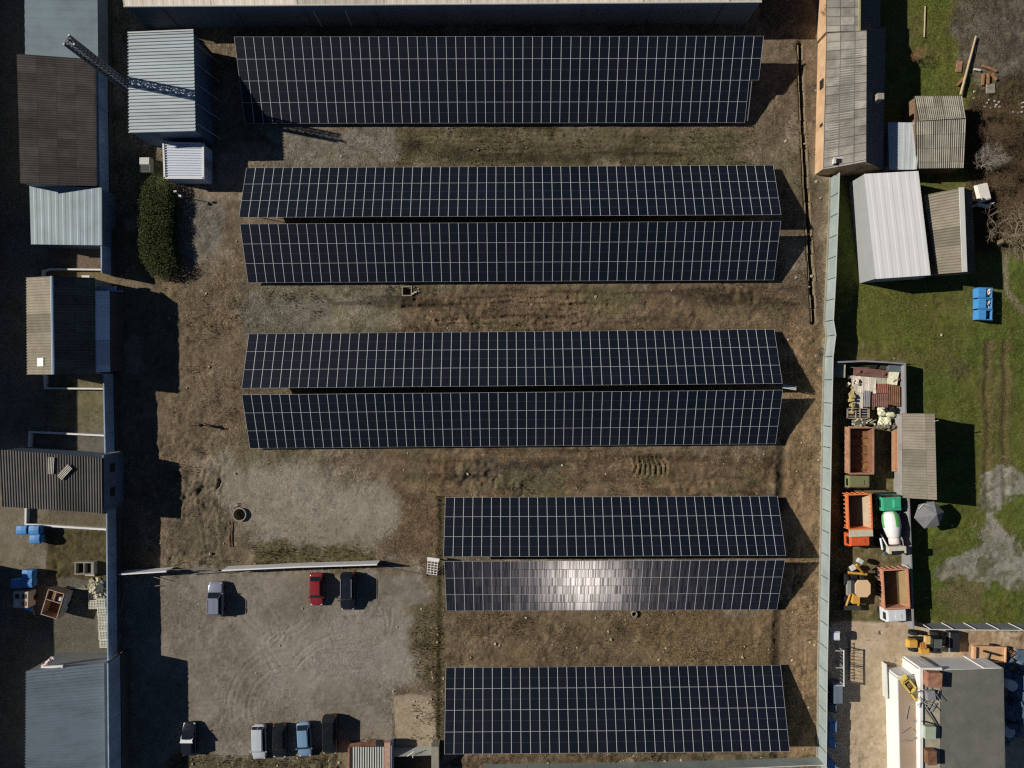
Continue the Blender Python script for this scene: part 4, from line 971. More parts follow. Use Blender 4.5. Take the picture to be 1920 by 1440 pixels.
# ------------------------------------------------------------------ vehicles
def paint(name, col, rough=.28, metal=.0): return mat(name, col, rough=rough, metal=metal, var=.04, scale=.8, coat=.5, dirt=tuple(c * .6 + .4 * d_ for c, d_ in zip(col, (.26, .21, .16))), dirt_amt=.45 if name.startswith(('truck', 'cab', 'machine', 'olive')) else .12, dscale=1.5)
M_CHROME = mat('bright_metal', (.75, .76, .78), rough=.3, metal=.6, var=.04)
M_LAMP = mat('lamp_lens', (.75, .76, .78), rough=.15, var=.02)
M_RED = mat('red_lens', (.25, .02, .02), rough=.2, var=.05)
def rr_ring(y, hw, z0, z1, n=3, r=.12, shrink=0.0):
    """rounded cross-section across X at station y"""
    r = min(r, hw * .6, (z1 - z0) * .45); pts = []
    for cx_, cz, a0 in ((hw - r, z1 - r, 0), (-hw + r, z1 - r, 90), (-hw + r, z0 + r, 180), (hw - r, z0 + r, 270)):
        for k in range(n + 1):
            a = R(a0 + 90 * k / n); pts.append(V(cx_ + r * math.cos(a), y, cz + r * math.sin(a)))
    return pts
def wheel(t, x, y, r=.32, w_=.21, nm='wheel'):
    mb = MB(); mb.lathe([(r * .6, -w_ / 2), (r * .93, -w_ / 2), (r, -w_ * .3), (r, w_ * .3), (r * .93, w_ / 2), (r * .6, w_ / 2)], (0, 0, 0), 'X', 18)
    o = mb.build(nm, M_BLACK, t, loc=(x, y, r))
    m2 = MB(); m2.lathe([(r * .15, -w_ * .48), (r * .62, -w_ * .46), (r * .62, w_ * .46), (r * .15, w_ * .48)], (0, 0, 0), 'X', 14); m2.build('rim', M_CHROME, o)
    return o
def car(px, py, rz, L_, W_, Hh, col, label, hood=.26, rear=.10, rails=False, van=False, group='cars parked in the gravel yard', metal=0.0, name='parked_car', win2=False, skip_screen=False):
    c = P(px, py, Hh * .6); t = thing(name, label, 'car', (c.x, c.y, 0), rz, group)
    pm = paint('paint_' + '_'.join(str(round(v * 100)) for v in col), col, metal=metal)
    y0, y1, hw = -L_ / 2, L_ / 2, W_ / 2
    belt = Hh * .60
    st = [(y1 - .02, hw * .62, .36, belt * .62), (y1 - .14, hw * .84, .27, belt * .74), (y1 - .45, hw * .97, .22, belt * .84), (y1 - L_ * hood * .75, hw, .2, belt * .93),
          (y1 - L_ * hood, hw, .2, belt), (0, hw, .2, belt), (y0 + .5, hw, .2, belt), (y0 + .22, hw * .96, .24, belt * .98), (y0 + .07, hw * .86, .3, belt * .9), (y0 + .01, hw * .7, .38, belt * .74)]
    mb = MB(); mb.loft([rr_ring(y, a, z0, z1, 4, .16) for y, a, z0, z1 in st]); mb.build('body', pm, t, smooth=True)
    # glasshouse: dark glass under a painted roof and pillars
    fy0, fy1 = y1 - L_ * hood + .05, y1 - L_ * hood - (.55 if not van else .42)      # screen foot, screen top
    ry1, ry0 = y0 + L_ * rear + (.25 if not van else .06), y0 + L_ * rear * .6 + (.0 if not van else .02)
    hb, ht = hw * .93, hw * .76
    mb = MB(); rs = []
    for y, a, z in ((fy0, hb, belt - .02), (fy1, ht, Hh - .03), (ry1, ht, Hh - .03), (ry0, hb * .97, belt - .02)):
        rs.append((y, a, z))
    vs = [V(-hb, fy0, belt - .05), V(hb, fy0, belt - .05), V(hb * .97, ry0, belt - .05), V(-hb * .97, ry0, belt - .05),
          V(-ht, fy1, Hh - .05), V(ht, fy1, Hh - .05), V(ht, ry1, Hh - .05), V(-ht, ry1, Hh - .05)]
    e = .006
    def pane(nm, q, inset=.08):
        cc = sum(q, V(0, 0, 0)) / 4; n = (q[1] - q[0]).cross(q[3] - q[0]).normalized()
        if n.dot(cc - V(0, 0, belt)) < 0: n = -n
        qq = [p + (cc - p).normalized() * inset for p in q]
        m_ = MB(); m_.poly([p + n * e for p in qq] + [p + n * (e + .012) for p in qq], [(3, 2, 1, 0), (4, 5, 6, 7), (0, 1, 5, 4), (1, 2, 6, 5), (2, 3, 7, 6), (3, 0, 4, 7)])
        return m_.build(nm, M_GLASS, t)
    mb.poly(vs, [(0, 1, 5, 4), (1, 2, 6, 5), (2, 3, 7, 6), (3, 0, 4, 7), (4, 5, 6, 7)]); mb.build('cabin_pillars', pm, t)
    pane('windscreen', [vs[0], vs[1], vs[5], vs[4]], .07)
    if win2:
        for s in (-1, 1):
            q = [vs[2] if s > 0 else V(0, ry0, belt - .05), V(0, ry0, belt - .05) if s > 0 else vs[3], V(0, ry1, Hh - .05) if s > 0 else vs[7], vs[6] if s > 0 else V(0, ry1, Hh - .05)]
            pane('rear_window', q, .07)
    else: pane('rear_window', [vs[2], vs[3], vs[7], vs[6]], .07)
    pane('side_window', [vs[1], vs[2], vs[6], vs[5]], .09); pane('side_window', [vs[3], vs[0], vs[4], vs[7]], .09)
    mb = MB(); a = ht + .01
    mb.loft([[V(x, y, z) for x, z in ((a - .02, Hh - .06), (a - .1, Hh - .005), (0, Hh + .015), (-a + .1, Hh - .005), (-a + .02, Hh - .06))] for y in (fy1 + .04, (fy1 + ry1) / 2, ry1 - .04)])
    mb.build('roof', pm, t, smooth=False)
    if rails:
        for s in (-1, 1):
            mb = MB(); mb.tube((s * (a - .05), fy1 - .1, Hh + .05), (s * (a - .05), ry1 + .1, Hh + .05), .028); mb.build('roof_rail', M_CHROME, t)
    for s in (-1, 1):
        for y in (y1 - L_ * .19, y0 + L_ * .19): wheel(t, s * (hw - .10), y)
        mb = MB(); mb.box((s * (hw + .10), fy0 - .12, belt + .08), (.22, .12, .16)); mb.build('mirror', pm, t, bevel=.03)
        mb = MB(); mb.box((s * hw * .72, y1 - .20, belt * .70), (.26, .2, .10), s * R(-22)); mb.build('headlight', M_LAMP, t, bevel=.03)
        mb = MB(); mb.box((s * hw * .78, y0 + .06, belt * .80), (.26, .12, .16)); mb.build('tail_light', M_RED, t, bevel=.02)
    return t
PI = math.pi
car(402.5, 1124.5, 0, 4.35, 1.85, 1.72, (.30, .33, .42), 'silver-blue estate car with ribbed roof and rails, alone left of the red car', .30, .08, True, metal=.25)
car(592.5, 1106, PI, 4.15, 1.70, 1.45, (.28, .025, .03), 'small red car parked below the white metal fence', .26, .16)
car(651, 1110, PI, 4.75, 1.85, 1.75, (.010, .014, .024), 'dark navy estate car with bright roof rails, right next to the red car', .26, .05, True)
dk = car(353.5, 1387, 0, 4.2, 1.72, 1.48, (.010, .011, .018), 'black car with a white sunshade over its windscreen, alone at bottom left', .24, .12)
car(484.5, 1393, PI + R(1), 4.4, 1.75, 1.55, (.56, .62, .66), 'white estate car with two rear windows, leftmost of the bottom row', .24, .06, van=True, win2=True)
car(523, 1391, PI, 4.3, 1.75, 1.5, (.010, .013, .014), 'black car between the white estate and the light blue car', .25, .08)
car(569.5, 1388, PI + R(3.5), 4.4, 1.72, 1.46, (.20, .34, .50), 'light blue car parked slightly askew between two black cars', .25, .12)
car(617, 1380, PI, 4.9, 1.85, 1.85, (.012, .012, .014), 'large black hatchback at the right end of the bottom row', .24, .05)
c = dk.location; mb = MB(); vs = []
for y, z, hx in ((.98, 1.0, .76), (.72, 1.26, .78), (.42, 1.52, .72), (.10, 1.53, .80)): vs.append((y - .2, z, hx))
rings = [[V(-hx, y, z), V(hx, y, z), V(hx, y, z + .03), V(-hx, y, z + .03)] for y, z, hx in vs]
mb.loft(rings); o = mb.build('sunshade', mat('white_cover', (.84, .84, .86), rough=.6, var=.02), None, loc=(c.x, c.y, 0))
tag(o, 'white sunshade sheet laid over the black car windscreen', 'sunshade')

def wheels6(t, ys, hw, r=.5, w_=.34):
    for y in ys:
        for s in (-1, 1): wheel(t, s * (hw - w_ / 2), y, r, w_)
def truck_base(t, L_, W_, m=M_DARK):
    mb = MB(); mb.box((-.45, 0, .85), (.16, L_ * .94, .26)); mb.box((.45, 0, .85), (.16, L_ * .94, .26))
    for k in range(5): mb.box((0, -L_ * .42 + k * L_ * .2, .85), (.74, .14, .2))
    mb.build('chassis', m, t)
def tipper_bed(t, y0, y1, W_, zf, h, m_out, m_in, m_floor, canopy=None, ribs=8, flare=.12, canopy_y=0.0):
    """open box body between y0 (front) and y1 (tail)"""
    lo, hi = (y1, y0) if y1 < y0 else (y0, y1)
    hw = W_ / 2; th = .09
    mb = MB()
    for s in (-1, 1):
        vs = [V(s * (hw - flare), lo, zf), V(s * (hw - flare), hi, zf), V(s * hw, hi, zf + h), V(s * hw, lo, zf + h)]
        ins = [V(v.x - s * th, v.y, v.z) for v in vs]
        mb.poly(vs + ins, [(0, 1, 2, 3), (7, 6, 5, 4), (3, 2, 6, 7), (0, 3, 7, 4), (1, 5, 6, 2)], 0)
        mb.box((s * (hw - .02), (lo + hi) / 2, zf + h + .03), (.16, hi - lo, .10))
        for k in range(ribs):
            y = lo + (hi - lo) * (k + .5) / ribs; mb.box((s * (hw - flare / 2 + .015), y, zf + h / 2), (.06, .12, h * .98))
    mb.build('side_wall', m_out, t)
    mb = MB(); mb.box((0, y0, zf + h / 2), (W_ - .1, .1, h)); mb.box((0, y0, zf + h + .05), (W_, .2, .14)); mb.build('headboard', m_out, t)
    mb = MB(); mb.box((0, y1, zf + h * .48), (W_ - .06, .1, h * .96)); 
    for k in range(4): mb.box((-hw * .66 + k * hw * .44, y1 + (.07 if y1 > y0 else -.07), zf + h * .48), (.12, .1, h * .9))
    mb.box((0, y1, zf + h + .02), (W_, .16, .1))
    mb.build('tailgate', m_out, t)
    mb = MB(); mb.box((0, (lo + hi) / 2, zf - .03), (W_ - 2 * flare, hi - lo, .06)); mb.build('bed_floor', m_floor, t)
    mb = MB()
    for s in (-1, 1):
        x0_, x1_ = s * (hw - flare - th - .006), s * (hw - th - .006)
        mb.poly([V(x0_, lo + .1, zf), V(x0_, hi - .1, zf), V(x1_, hi - .1, zf + h - .01), V(x1_, lo + .1, zf + h - .01)], [(0, 1, 2, 3)])
    mb.build('bed_lining', m_in, t)
    if canopy:
        mb = MB(); d = -1 if y0 < y1 else 1
        mb.box((0, y0 + d * .48, zf + h + .12), (W_, .8, .12)); mb.box((0, y0 + d * .86, zf + h + .16), (W_, .08, .16))
        mb.build('cab_guard', canopy, t)
def cab(t, y0, y1, W_, h, m, hatch=True, z0=.75, windscreen_at='lo'):
    """cab between y0<y1; windscreen on the 'lo' (or 'hi') end"""
    mb = MB(); hw = W_ / 2; s = -1 if windscreen_at == 'lo' else 1
    yf, yb = (y0, y1) if s < 0 else (y1, y0)
    rings = []
    for z, a, f in ((z0, 1, 0), (z0 + h * .45, 1, 0), (z0 + h * .92, .94, .16), (z0 + h, .88, .26)):
        fr = yf - s * f * 1.0; bk = yb + s * .0
        rings.append([V(-hw * a, fr, z), V(hw * a, fr, z), V(hw * a, bk, z), V(-hw * a, bk, z)])
    mb.loft(rings); mb.build('cab', m, t, bevel=.06)
    mb = MB(); zz0, zz1 = z0 + h * .48, z0 + h * .88
    mb.poly([V(-hw * .9, yf + s * .012, zz0), V(hw * .9, yf + s * .012, zz0), V(hw * .86, yf - s * .13, zz1), V(-hw * .86, yf - s * .13, zz1), V(-hw * .9, yf - s * .03, zz0), V(hw * .9, yf - s * .03, zz0), V(hw * .86, yf - s * .17, zz1), V(-hw * .86, yf - s * .17, zz1)],
            [(0, 1, 2, 3), (4, 5, 6, 7), (0, 1, 5, 4), (2, 3, 7, 6), (1, 2, 6, 5), (3, 0, 4, 7)]); mb.build('windscreen', M_GLASS, t)
    for q in (-1, 1):
        mb = MB(); mb.box((q * hw * .985, (y0 + y1) / 2, z0 + h * .66), (.06, (y1 - y0) * .55, h * .34)); mb.build('side_window', M_GLASS, t)
        mb = MB(); mb.box((q * (hw + .22), yf - s * .1, z0 + h * .7), (.14, .1, .5)); mb.build('mirror', M_DARK, t)
    mb = MB(); mb.box((0, yf + s * .08, z0 - .1), (W_, .22, .36)); mb.build('bumper', M_DARK, t)
    if hatch:
        mb = MB(); mb.box((hw * .15, (y0 + y1) / 2, z0 + h + .03), (.75, .6, .05)); mb.build('roof_hatch', m, t, bevel=.015)
M_ORANGE = paint('truck_orange', (.72, .12, .03), .5); M_ORANGE2 = mat('scuffed_orange', alb(238, 122, 66), rough=.6, var=.12, scale=1.2, dirt=alb(196, 150, 118), dirt_amt=.6, dscale=.8)
M_BEDIN = mat('worn_bed_lining', alb(180, 166, 142), rough=.8, var=.15, scale=1.4, dirt=alb(160, 120, 90), dirt_amt=.5)
M_BEDDK = mat('dark_bed_floor', alb(70, 62, 54), rough=.85, var=.25, scale=1.2)
M_PINKR = mat('faded_red_steel', alb(196, 138, 116), rough=.75, var=.12, scale=1.2, dirt=alb(190, 160, 110), dirt_amt=.5, dscale=.8)
M_OCHRE = mat('ochre_bed', alb(152, 128, 92), rough=.85, var=.15, scale=1.2, dirt=alb(120, 92, 60), dirt_amt=.5)
M_OLIVE = paint('olive_paint', alb(120, 122, 84), .6)
M_TWHITE = paint('truck_white', (.74, .78, .80), .4)
def at(px, py, z): p = P(px, py, z); return p
# orange tipper, cab at the lower end
c = P(1608, 974, 2.0); t = thing('tipper_truck', 'bright orange tipper truck with sandy dark bed, beside the mixer truck', 'truck', (c.x, c.y, 0), R(2.0), 'trucks parked in the compound')
truck_base(t, 6.6, 2.4); wheels6(t, (-2.3, 1.0, 2.2), 1.2)
tipper_bed(t, -1.05, 3.2, 2.9, 1.25, 1.35, M_ORANGE2, M_BEDIN, M_BEDDK, mat('dusty_guard', alb(196, 186, 164), rough=.9, var=.15, scale=3), flare=.32)
cab(t, -3.35, -1.7, 2.6, 1.75, M_ORANGE)
# rusty tipper with olive cab
c = P(1609, 857, 1.6); t = thing('tipper_truck', 'old rusty tipper truck with small olive green cab', 'truck', (c.x, c.y, 0), R(0), 'trucks parked in the compound')
truck_base(t, 7.2, 2.3); wheels6(t, (-2.6, 1.2, 2.4), 1.1)
tipper_bed(t, -1.95, 3.7, 3.0, 1.15, 1.25, mat('orange_rust', alb(168, 130, 106), rough=.9, var=.2, scale=1.5, dirt=alb(120, 80, 56), dirt_amt=.6, dscale=.8), M_RUST, mat('littered_floor', alb(140, 104, 70), rough=.9, var=.4, scale=1.6, dirt=alb(92, 60, 40), dirt_amt=.8, dscale=1.2), flare=.06)
mb = MB()
for k in range(6): mb.box((0, -1.6 + k * .98, 1.24), (2.4, .12, .12))
mb.build('floor_beam', M_RUST, t)
cab(t, -3.9, -2.3, 2.75, 1.2, M_OLIVE, True)
# faded red tipper with white cab
c = P(1676, 1115, 2.0); t = thing('tipper_truck', 'tipper truck with faded red bed and white cab against the compound wall', 'truck', (c.x, c.y, 0), R(3.0), 'trucks parked in the compound')
truck_base(t, 6.8, 2.4); wheels6(t, (-2.4, 1.1, 2.3), 1.2)
tipper_bed(t, -1.5, 3.25, 3.1, 1.2, 1.35, M_PINKR, M_OCHRE, mat('bed_shade', alb(92, 78, 58), rough=.9, var=.25, scale=1.2), None, flare=.34)
cab(t, -3.35, -1.75, 2.55, 1.75, M_TWHITE)
# mixer truck, cab at the upper end
c = P(1671, 986, 2.0); t = thing('concrete_mixer_truck', 'concrete mixer truck with green cab and white drum striped green', 'mixer truck', (c.x, c.y, 0), R(2.5), 'trucks parked in the compound')
truck_base(t, 7.4, 2.3); wheels6(t, (2.6, -1.2, -2.4), 1.15)
M_TEAL = paint('cab_green', (.05, .42, .24), .45)
cab(t, 1.95, 3.75, 2.6, 1.7, M_TEAL, False, windscreen_at='hi')
mb = MB(); mb.box((.55, 2.85, 2.45), (1.05, 1.2, .5), top=.8); mb.build('roof_pod', M_TEAL, t, bevel=.05)
tilt = R(13)
def dpt(r, s_): return (r, s_)
prof = [(.45, 1.65), (.72, 1.6), (.98, 1.2), (1.05, .4), (1.02, -.3), (.74, -1.4), (.60, -1.6)]
mb = MB(); mb.lathe(prof, (0, 0, 0), 'Y', 28)
o = mb.build('drum', mat('drum_white', (.80, .80, .78), rough=.5, var=.05, dirt=(.6, .58, .54), dirt_amt=.4), t, smooth=True, loc=(-.05, .15, 2.25)); o.rotation_euler.x = -tilt
mb = MB(); n = 28
for k0 in (0, 6, 13, 20):
    for j in range(1, 4):
        (r0, s0), (r1, s1) = prof[j], prof[j + 1]
        for k in (k0, k0 + 1):
            a0, a1 = 2 * PI * k / n, 2 * PI * (k + 1) / n; e = .008
            mb.face([((r0 + e) * math.sin(a0), s0, (r0 + e) * math.cos(a0)), ((r0 + e) * math.sin(a1), s0, (r0 + e) * math.cos(a1)), ((r1 + e) * math.sin(a1), s1, (r1 + e) * math.cos(a1)), ((r1 + e) * math.sin(a0), s1, (r1 + e) * math.cos(a0))])
mb.build('drum_stripe', mat('stripe_green', (.10, .50, .10), rough=.5, var=.05), o, recalc=False)
mb = MB(); mb.lathe([(.6, 0), (.66, -.1), (.66, -.7), (.5, -.8)], (0, -1.55, 0), 'Y', 20); mb.build('drum_collar', mat('collar_pink', alb(226, 206, 200), rough=.6, var=.05), o, smooth=True)
mb = MB(); mb.box((.05, -2.75, 2.7), (1.9, .75, .9), top=1.15); mb.build('hopper', mat('hopper_cream', alb(206, 198, 180), rough=.7, var=.12, scale=2), t, bevel=.04)
mb = MB(); mb.box((.05, -3.0, 3.17), (1.5, .35, .03)); mb.build('hopper_mouth', M_DARK, t)
for s in (-1, 1): part_tube(t, V(0, 0, 0), 'hopper_strut', M_TWHITE, (s * .9, -1.2, 1.2), (s * .8, -2.6, 2.6), .09)
part_tube(t, V(0, 0, 0), 'water_tube', M_TWHITE, (-1.1, -1.6, 1.4), (-1.0, -3.0, 1.6), .13)
mb = MB(); mb.poly([V(-.5, -3.1, 1.6), V(.5, -3.1, 1.6), V(.35, -3.75, 1.0), V(-.6, -3.75, 1.0), V(-.5, -3.1, 1.5), V(.5, -3.1, 1.5), V(.35, -3.75, .9), V(-.6, -3.75, .9)], [(0, 1, 2, 3), (7, 6, 5, 4), (0, 3, 7, 4), (1, 5, 6, 2), (3, 2, 6, 7)]); mb.build('chute', mat('chute_blue', (.06, .20, .32), rough=.5, var=.1), t)
# backhoe loader
M_JCB = paint('machine_yellow', (.72, .40, .06), .45); M_JCBR = mat('bleached_yellow_roof', (.80, .56, .33), rough=.6, var=.05, scale=1)
c = P(1604, 1100, 1.5); t = thing('backhoe_loader', 'yellow backhoe with bleached round-cornered cab roof and folded digging arm', 'digger', (c.x, c.y, 0), R(0), 'yellow machines')
mb = MB(); mb.box((-.1, 0, .9), (1.0, 4.4, .5)); mb.build('chassis', M_DARK, t)
mb = MB()
hx, hy = .95, 1.0
rg_ = [V(x, y, 0) for x, y in ((-.55, -hy), (.55, -hy), (hx, -.55), (hx, .6), (.6, hy + .1), (-.6, hy + .1), (-hx, .6), (-hx, -.55))]
mb.loft([[p + V(.25, .1, 2.75) for p in rg_], [p + V(.25, .1, 2.9) for p in rg_]]); mb.build('cab_roof', M_JCBR, t, bevel=.03)
mb = MB(); mb.box((.25, .1, 1.95), (1.5, 1.7, 1.5)); mb.build('cab_glass', M_GLASS, t)
for x in (-.5, 1.0):
    for y in (-.7, .9): part_tube(t, V(0, 0, 0), 'cab_post', M_DARK, (x, y, 1.2), (x, y, 2.75), .06)
for s in (-1, 1): wheel(t, s * .95, .75, .75, .5); wheel(t, s * .9, -1.75, .48, .36)
mb = MB(); mb.box((.05, -1.35, 1.35), (.95, 1.5, .65)); mb.build('bonnet', M_JCB, t, bevel=.06)
for s in (-1, 1):
    mb = MB(); mb.tube((s * .6 - .1, -.9, 1.6), (s * .75 - .1, -2.5, .9), .13, n=6); mb.build('loader_arm', M_JCB, t)
mb = MB(); mb.box((-.1, -2.85, .5), (2.3, .6, .7)); mb.build('front_bucket', mat('bucket_dark', (.05, .05, .045), rough=.8), t, bevel=.04)
for k in range(7): part_tube(t, V(0, 0, 0), 'bucket_tooth', M_DARK, (-1.1 + k * .33, -3.1, .25), (-1.1 + k * .33, -3.3, .2), .05)
mb = MB(); mb.tube((-.9, 1.75, 1.5), (1.4, 1.55, 1.5), .16, n=6); mb.build('swing_frame', M_JCB, t)
mb = MB(); mb.tube((.9, 1.7, 1.6), (-.4, 3.0, 2.6), .17, .13, n=6); mb.build('boom', M_JCB, t)
mb = MB(); mb.tube((-.4, 3.0, 2.6), (.35, 2.2, 1.6), .14, .10, n=6); mb.build('dipper', M_JCB, t)
mb = MB(); mb.box((.55, 3.2, 1.5), (.65, .55, .6), R(-30)); mb.box((-.25, 2.3, 1.3), (.7, .55, .5), R(30)); mb.build('digging_bucket', M_CAP, t, bevel=.05)
mb = MB(); mb.box((-.75, -.2, 1.3), (.5, 1.9, .5)); mb.build('side_tank', mat('dusty_grey', alb(140, 140, 132), rough=.8, var=.2), t, bevel=.05)
# wheel loader, bucket to the right
c = P(1743, 1205, 1.2); t = thing('wheel_loader', 'yellow wheel loader with a black bucket parked on the sandy yard', 'loader', (c.x, c.y, 0), R(-1), 'yellow machines')
for x in (-1.7, 1.0):
    for y in (1.05, -1.0):
        o = wheel(t, x, y, .62, .42); o.rotation_euler.z = PI / 2
mb = MB(); mb.box((-.3, .1, .85), (4.2, .9, .5)); mb.build('chassis', M_DARK, t)
mb = MB(); mb.box((-2.3, -.05, 1.35), (1.3, 1.05, .75), top=.85); mb.build('engine_hood', M_JCB, t, bevel=.08)
mb = MB()
for k in range(4): mb.box((-1.45 + k * .22, -.25 + .12 * (k % 2), 1.75), (.1, .8, .08))
mb.build('hood_grille', mat('grille_orange', (.6, .28, .08), rough=.6), t)
mb = MB(); mb.box((-.75, -.95, 1.25), (1.15, .75, .6)); mb.build('side_box', M_JCB, t, bevel=.07)
mb = MB(); mb.box((.35, .3, 1.7), (1.3, 1.3, 1.3), top=.92); mb.build('cab_glass', M_GLASS, t); mb = MB(); mb.box((.35, .3, 2.4), (1.0, 1.1, .1)); mb.build('cab_roof', mat('grey_panel', alb(92, 98, 96), rough=.6), t, bevel=.03)
mb = MB(); mb.box((-.55, .5, 1.6), (.65, 1.0, .5)); mb.build('seat_cover', mat('sandy_cover', alb(206, 176, 110), rough=.8, var=.15), t, bevel=.06)
for s in (.75, -.35):
    mb = MB(); mb.tube((.6, s, 1.5), (2.75, s, .7), .12, n=6); mb.build('loader_arm', M_DARK, t)
mb = MB(); mb.tube((.2, -.5, 1.45), (1.6, -.5, 1.35), .06); mb.build('hand_rail', M_JCB, t)
mb = MB(); ring_ = [(2.75, .3), (3.15, .15), (3.7, .12), (3.72, .2), (3.2, .28), (2.9, .45), (2.85, 1.05), (2.75, 1.05)]
mb.box((3.25, .05, .62), (1.2, 2.5, 1.05), top=.97); mb.box((3.9, .05, .12), (.25, 2.4, .08)); mb.build('bucket', mat('bucket_black', (.018, .021, .025), rough=.8), t, bevel=.05)
mb = MB(); mb.box((2.62, .05, 1.0), (.12, 2.4, .12)); mb.build('bucket_edge', M_STEEL, t)
# rusty trailer frame
c = P(1858, 1226, .6); t = thing('rusty_trailer', 'pale rusty trailer frame with a dark drawbar on the sandy yard', 'trailer', (c.x, c.y, 0), R(-2))
mb = MB()
for y in (-.95, .95): mb.box((-.3, y, .75), (4.2, .14, .3))
mb.box((-2.3, 0, .8), (.35, 2.0, .45)); mb.box((1.7, 0, .75), (.14, 1.9, .3))
mb.build('frame', mat('pink_rust', alb(206, 160, 124), rough=.9, var=.2, scale=1.5, dirt=alb(226, 206, 180), dirt_amt=.5), t, bevel=.02)
mb = MB(); mb.box((-.2, 0, .58), (3.6, 1.7, .06)); mb.build('bed_floor', mat('sandy_plank', alb(196, 160, 120), rough=.9, var=.2), t)
part_tube(t, V(0, 0, 0), 'drawbar', M_DARK, (-1.1, .4, .8), (1.0, -.1, .85), .12); part_tube(t, V(0, 0, 0), 'brace', M_DARK, (-.5, -.6, .75), (-.2, .3, .75), .09)
for y in (-1.0, 1.0): wheel(t, .3, y, .35, .25).rotation_euler.z = PI / 2
mb = MB()
for k in range(6): mb.tube((2.0 + .2 * k, -.6 + .15 * (k % 3), .2), (2.3 + .22 * k, .6 - .1 * k, .5), .05)
mb.build('loose_bars', M_RUST, t)

# ------------------------------------------------------------------ bins, boxes, crates
M_BINB = mat('blue_bin_plastic', (.07, .27, .62), rough=.45, var=.08, scale=1.5, dirt=(.16, .34, .56), dirt_amt=.4, dscale=1.5)
def closed_bin(px, py, rz, label, s=1.0, dark=False):
    c = P(px, py, 1.2); t = thing('wheeled_bin', label, 'bin', (c.x, c.y, 0), rz, 'closed blue bins in the western yard')
    mb = MB(); mb.box((0, 0, .72), (1.12 * s, 1.0 * s, 1.0), m=0, top=1.14); mb.build('body', M_BINB, t, bevel=.07)
    mb = MB(); rs = []
    for k in range(7):
        a = PI * k / 6; rs.append([V(x * s, -.58 * s * math.cos(a), 1.2 + .20 * math.sin(a) + dz) for x, dz in ((-.66, -.02), (-.60, .03), (0, .06), (.60, .03), (.66, -.02))])
    mb.loft(rs); mb.build('lid', M_BINB, t, smooth=False)
    mb = MB(); mb.box((0, .0, 1.455), (1.0 * s, .05, .03)); mb.box((0, .3, 1.41), (1.0 * s, .05, .03)); mb.box((0, -.3, 1.41), (1.0 * s, .05, .03)); mb.build('lid_rib', M_BINB, t)
    for x in (-.4, .4):
        for y in (-.35, .35): wheel(t, x * s, y * s, .11, .06)
    return t
closed_bin(42, 994, 0, 'blue bin touching the corner of the low white wall, left of two others')
closed_bin(65, 994, 0, 'blue bin under the low white wall, directly above another bin')
closed_bin(66.5, 1011, R(2), 'blue bin standing just below the pair at the low white wall')
closed_bin(52.5, 1077, R(-2), 'sunlit blue bin above its twin at the edge of the bottom left shade')
closed_bin(52.5, 1093, 0, 'sunlit blue bin right above the white four-hole box trailer')
closed_bin(32, 1094, 0, 'blue bin lying in deep shade left of the sunlit pair')
M_SKIPB = mat('skip_blue', (.07, .30, .66), rough=.45, var=.06, scale=1.2)
def open_bin(px, py, label):
    c = P(px, py, 1.0); t = thing('open_container', label, 'waste container', (c.x, c.y, 0), R(-2), 'blue rubbish containers on the lawn')
    mb = MB(); W_, D_, h, th = 1.75, 1.2, 1.1, .06
    for x, y, sx, sy in ((0, D_ / 2 - th / 2, W_, th), (0, -D_ / 2 + th / 2, W_, th), (-W_ / 2 + th / 2, 0, th, D_ - 2 * th), (W_ / 2 - th / 2, 0, th, D_ - 2 * th)): mb.box((x, y, .15 + h / 2), (sx, sy, h))
    mb.box((0, 0, .2), (W_, D_, .08)); mb.box((0, D_ / 2, h + .13), (W_ + .08, .12, .06)); mb.box((0, -D_ / 2, h + .13), (W_ + .08, .12, .06)); mb.build('body', M_SKIPB, t)
    mb = MB(); mb.box((-.42, 0, h + .2), (.9, D_ - .08, .05), tilt=('Y', R(-4))); mb.build('lid', M_SKIPB, t, bevel=.015)
    part_box(t, V(0, 0, 0), 'lid_rib', M_SKIPB, (-.42, 0, h + .24), (.8, .05, .03))
    for y in (-.6, .6): part_tube(t, V(0, 0, 0), 'lifting_bar', M_STEEL, (W_ / 2, y * .8, 1.0), (W_ / 2 + .16, y * .8, 1.0), .03)
    return t, c
for i, (py, lb, rl) in enumerate(((549.5, 'uppermost blue container of three on the lawn, heaped with white rubbish', 'white rubbish heaped in the uppermost lawn container'),
                              (570, 'middle blue container of three on the lawn, heaped with white rubbish', 'white rubbish heaped in the middle lawn container'),
                              (590.5, 'lowest blue container of three on the lawn, nearly empty', 'few brownish scraps at the bottom of the lowest lawn container'))):
    t, c = open_bin(1845, py, lb); mb = MB(); rg = random.Random(i)
    for k in range(20 if i < 2 else 8):
        p = V(rg.uniform(.12, .72), rg.uniform(-.42, .42), rg.uniform(.75, 1.15) if i < 2 else rg.uniform(.4, .7)); s = rg.uniform(.1, .22)
        mb.lathe([(s * .3, -s * .8), (s, -s * .2), (s * .8, s * .5), (s * .2, s * .8)], p, 'Z', 7)
    o = mb.build('rubbish', mat('rubbish_white' if i < 2 else 'rubbish_brown', alb(226, 216, 208) if i < 2 else alb(140, 120, 90), rough=.7, var=.35, scale=4, dirt=alb(90, 70, 90), dirt_amt=.5, dscale=2.5), None, loc=(c.x, c.y, 0))
    tag(o, rl, 'rubbish')
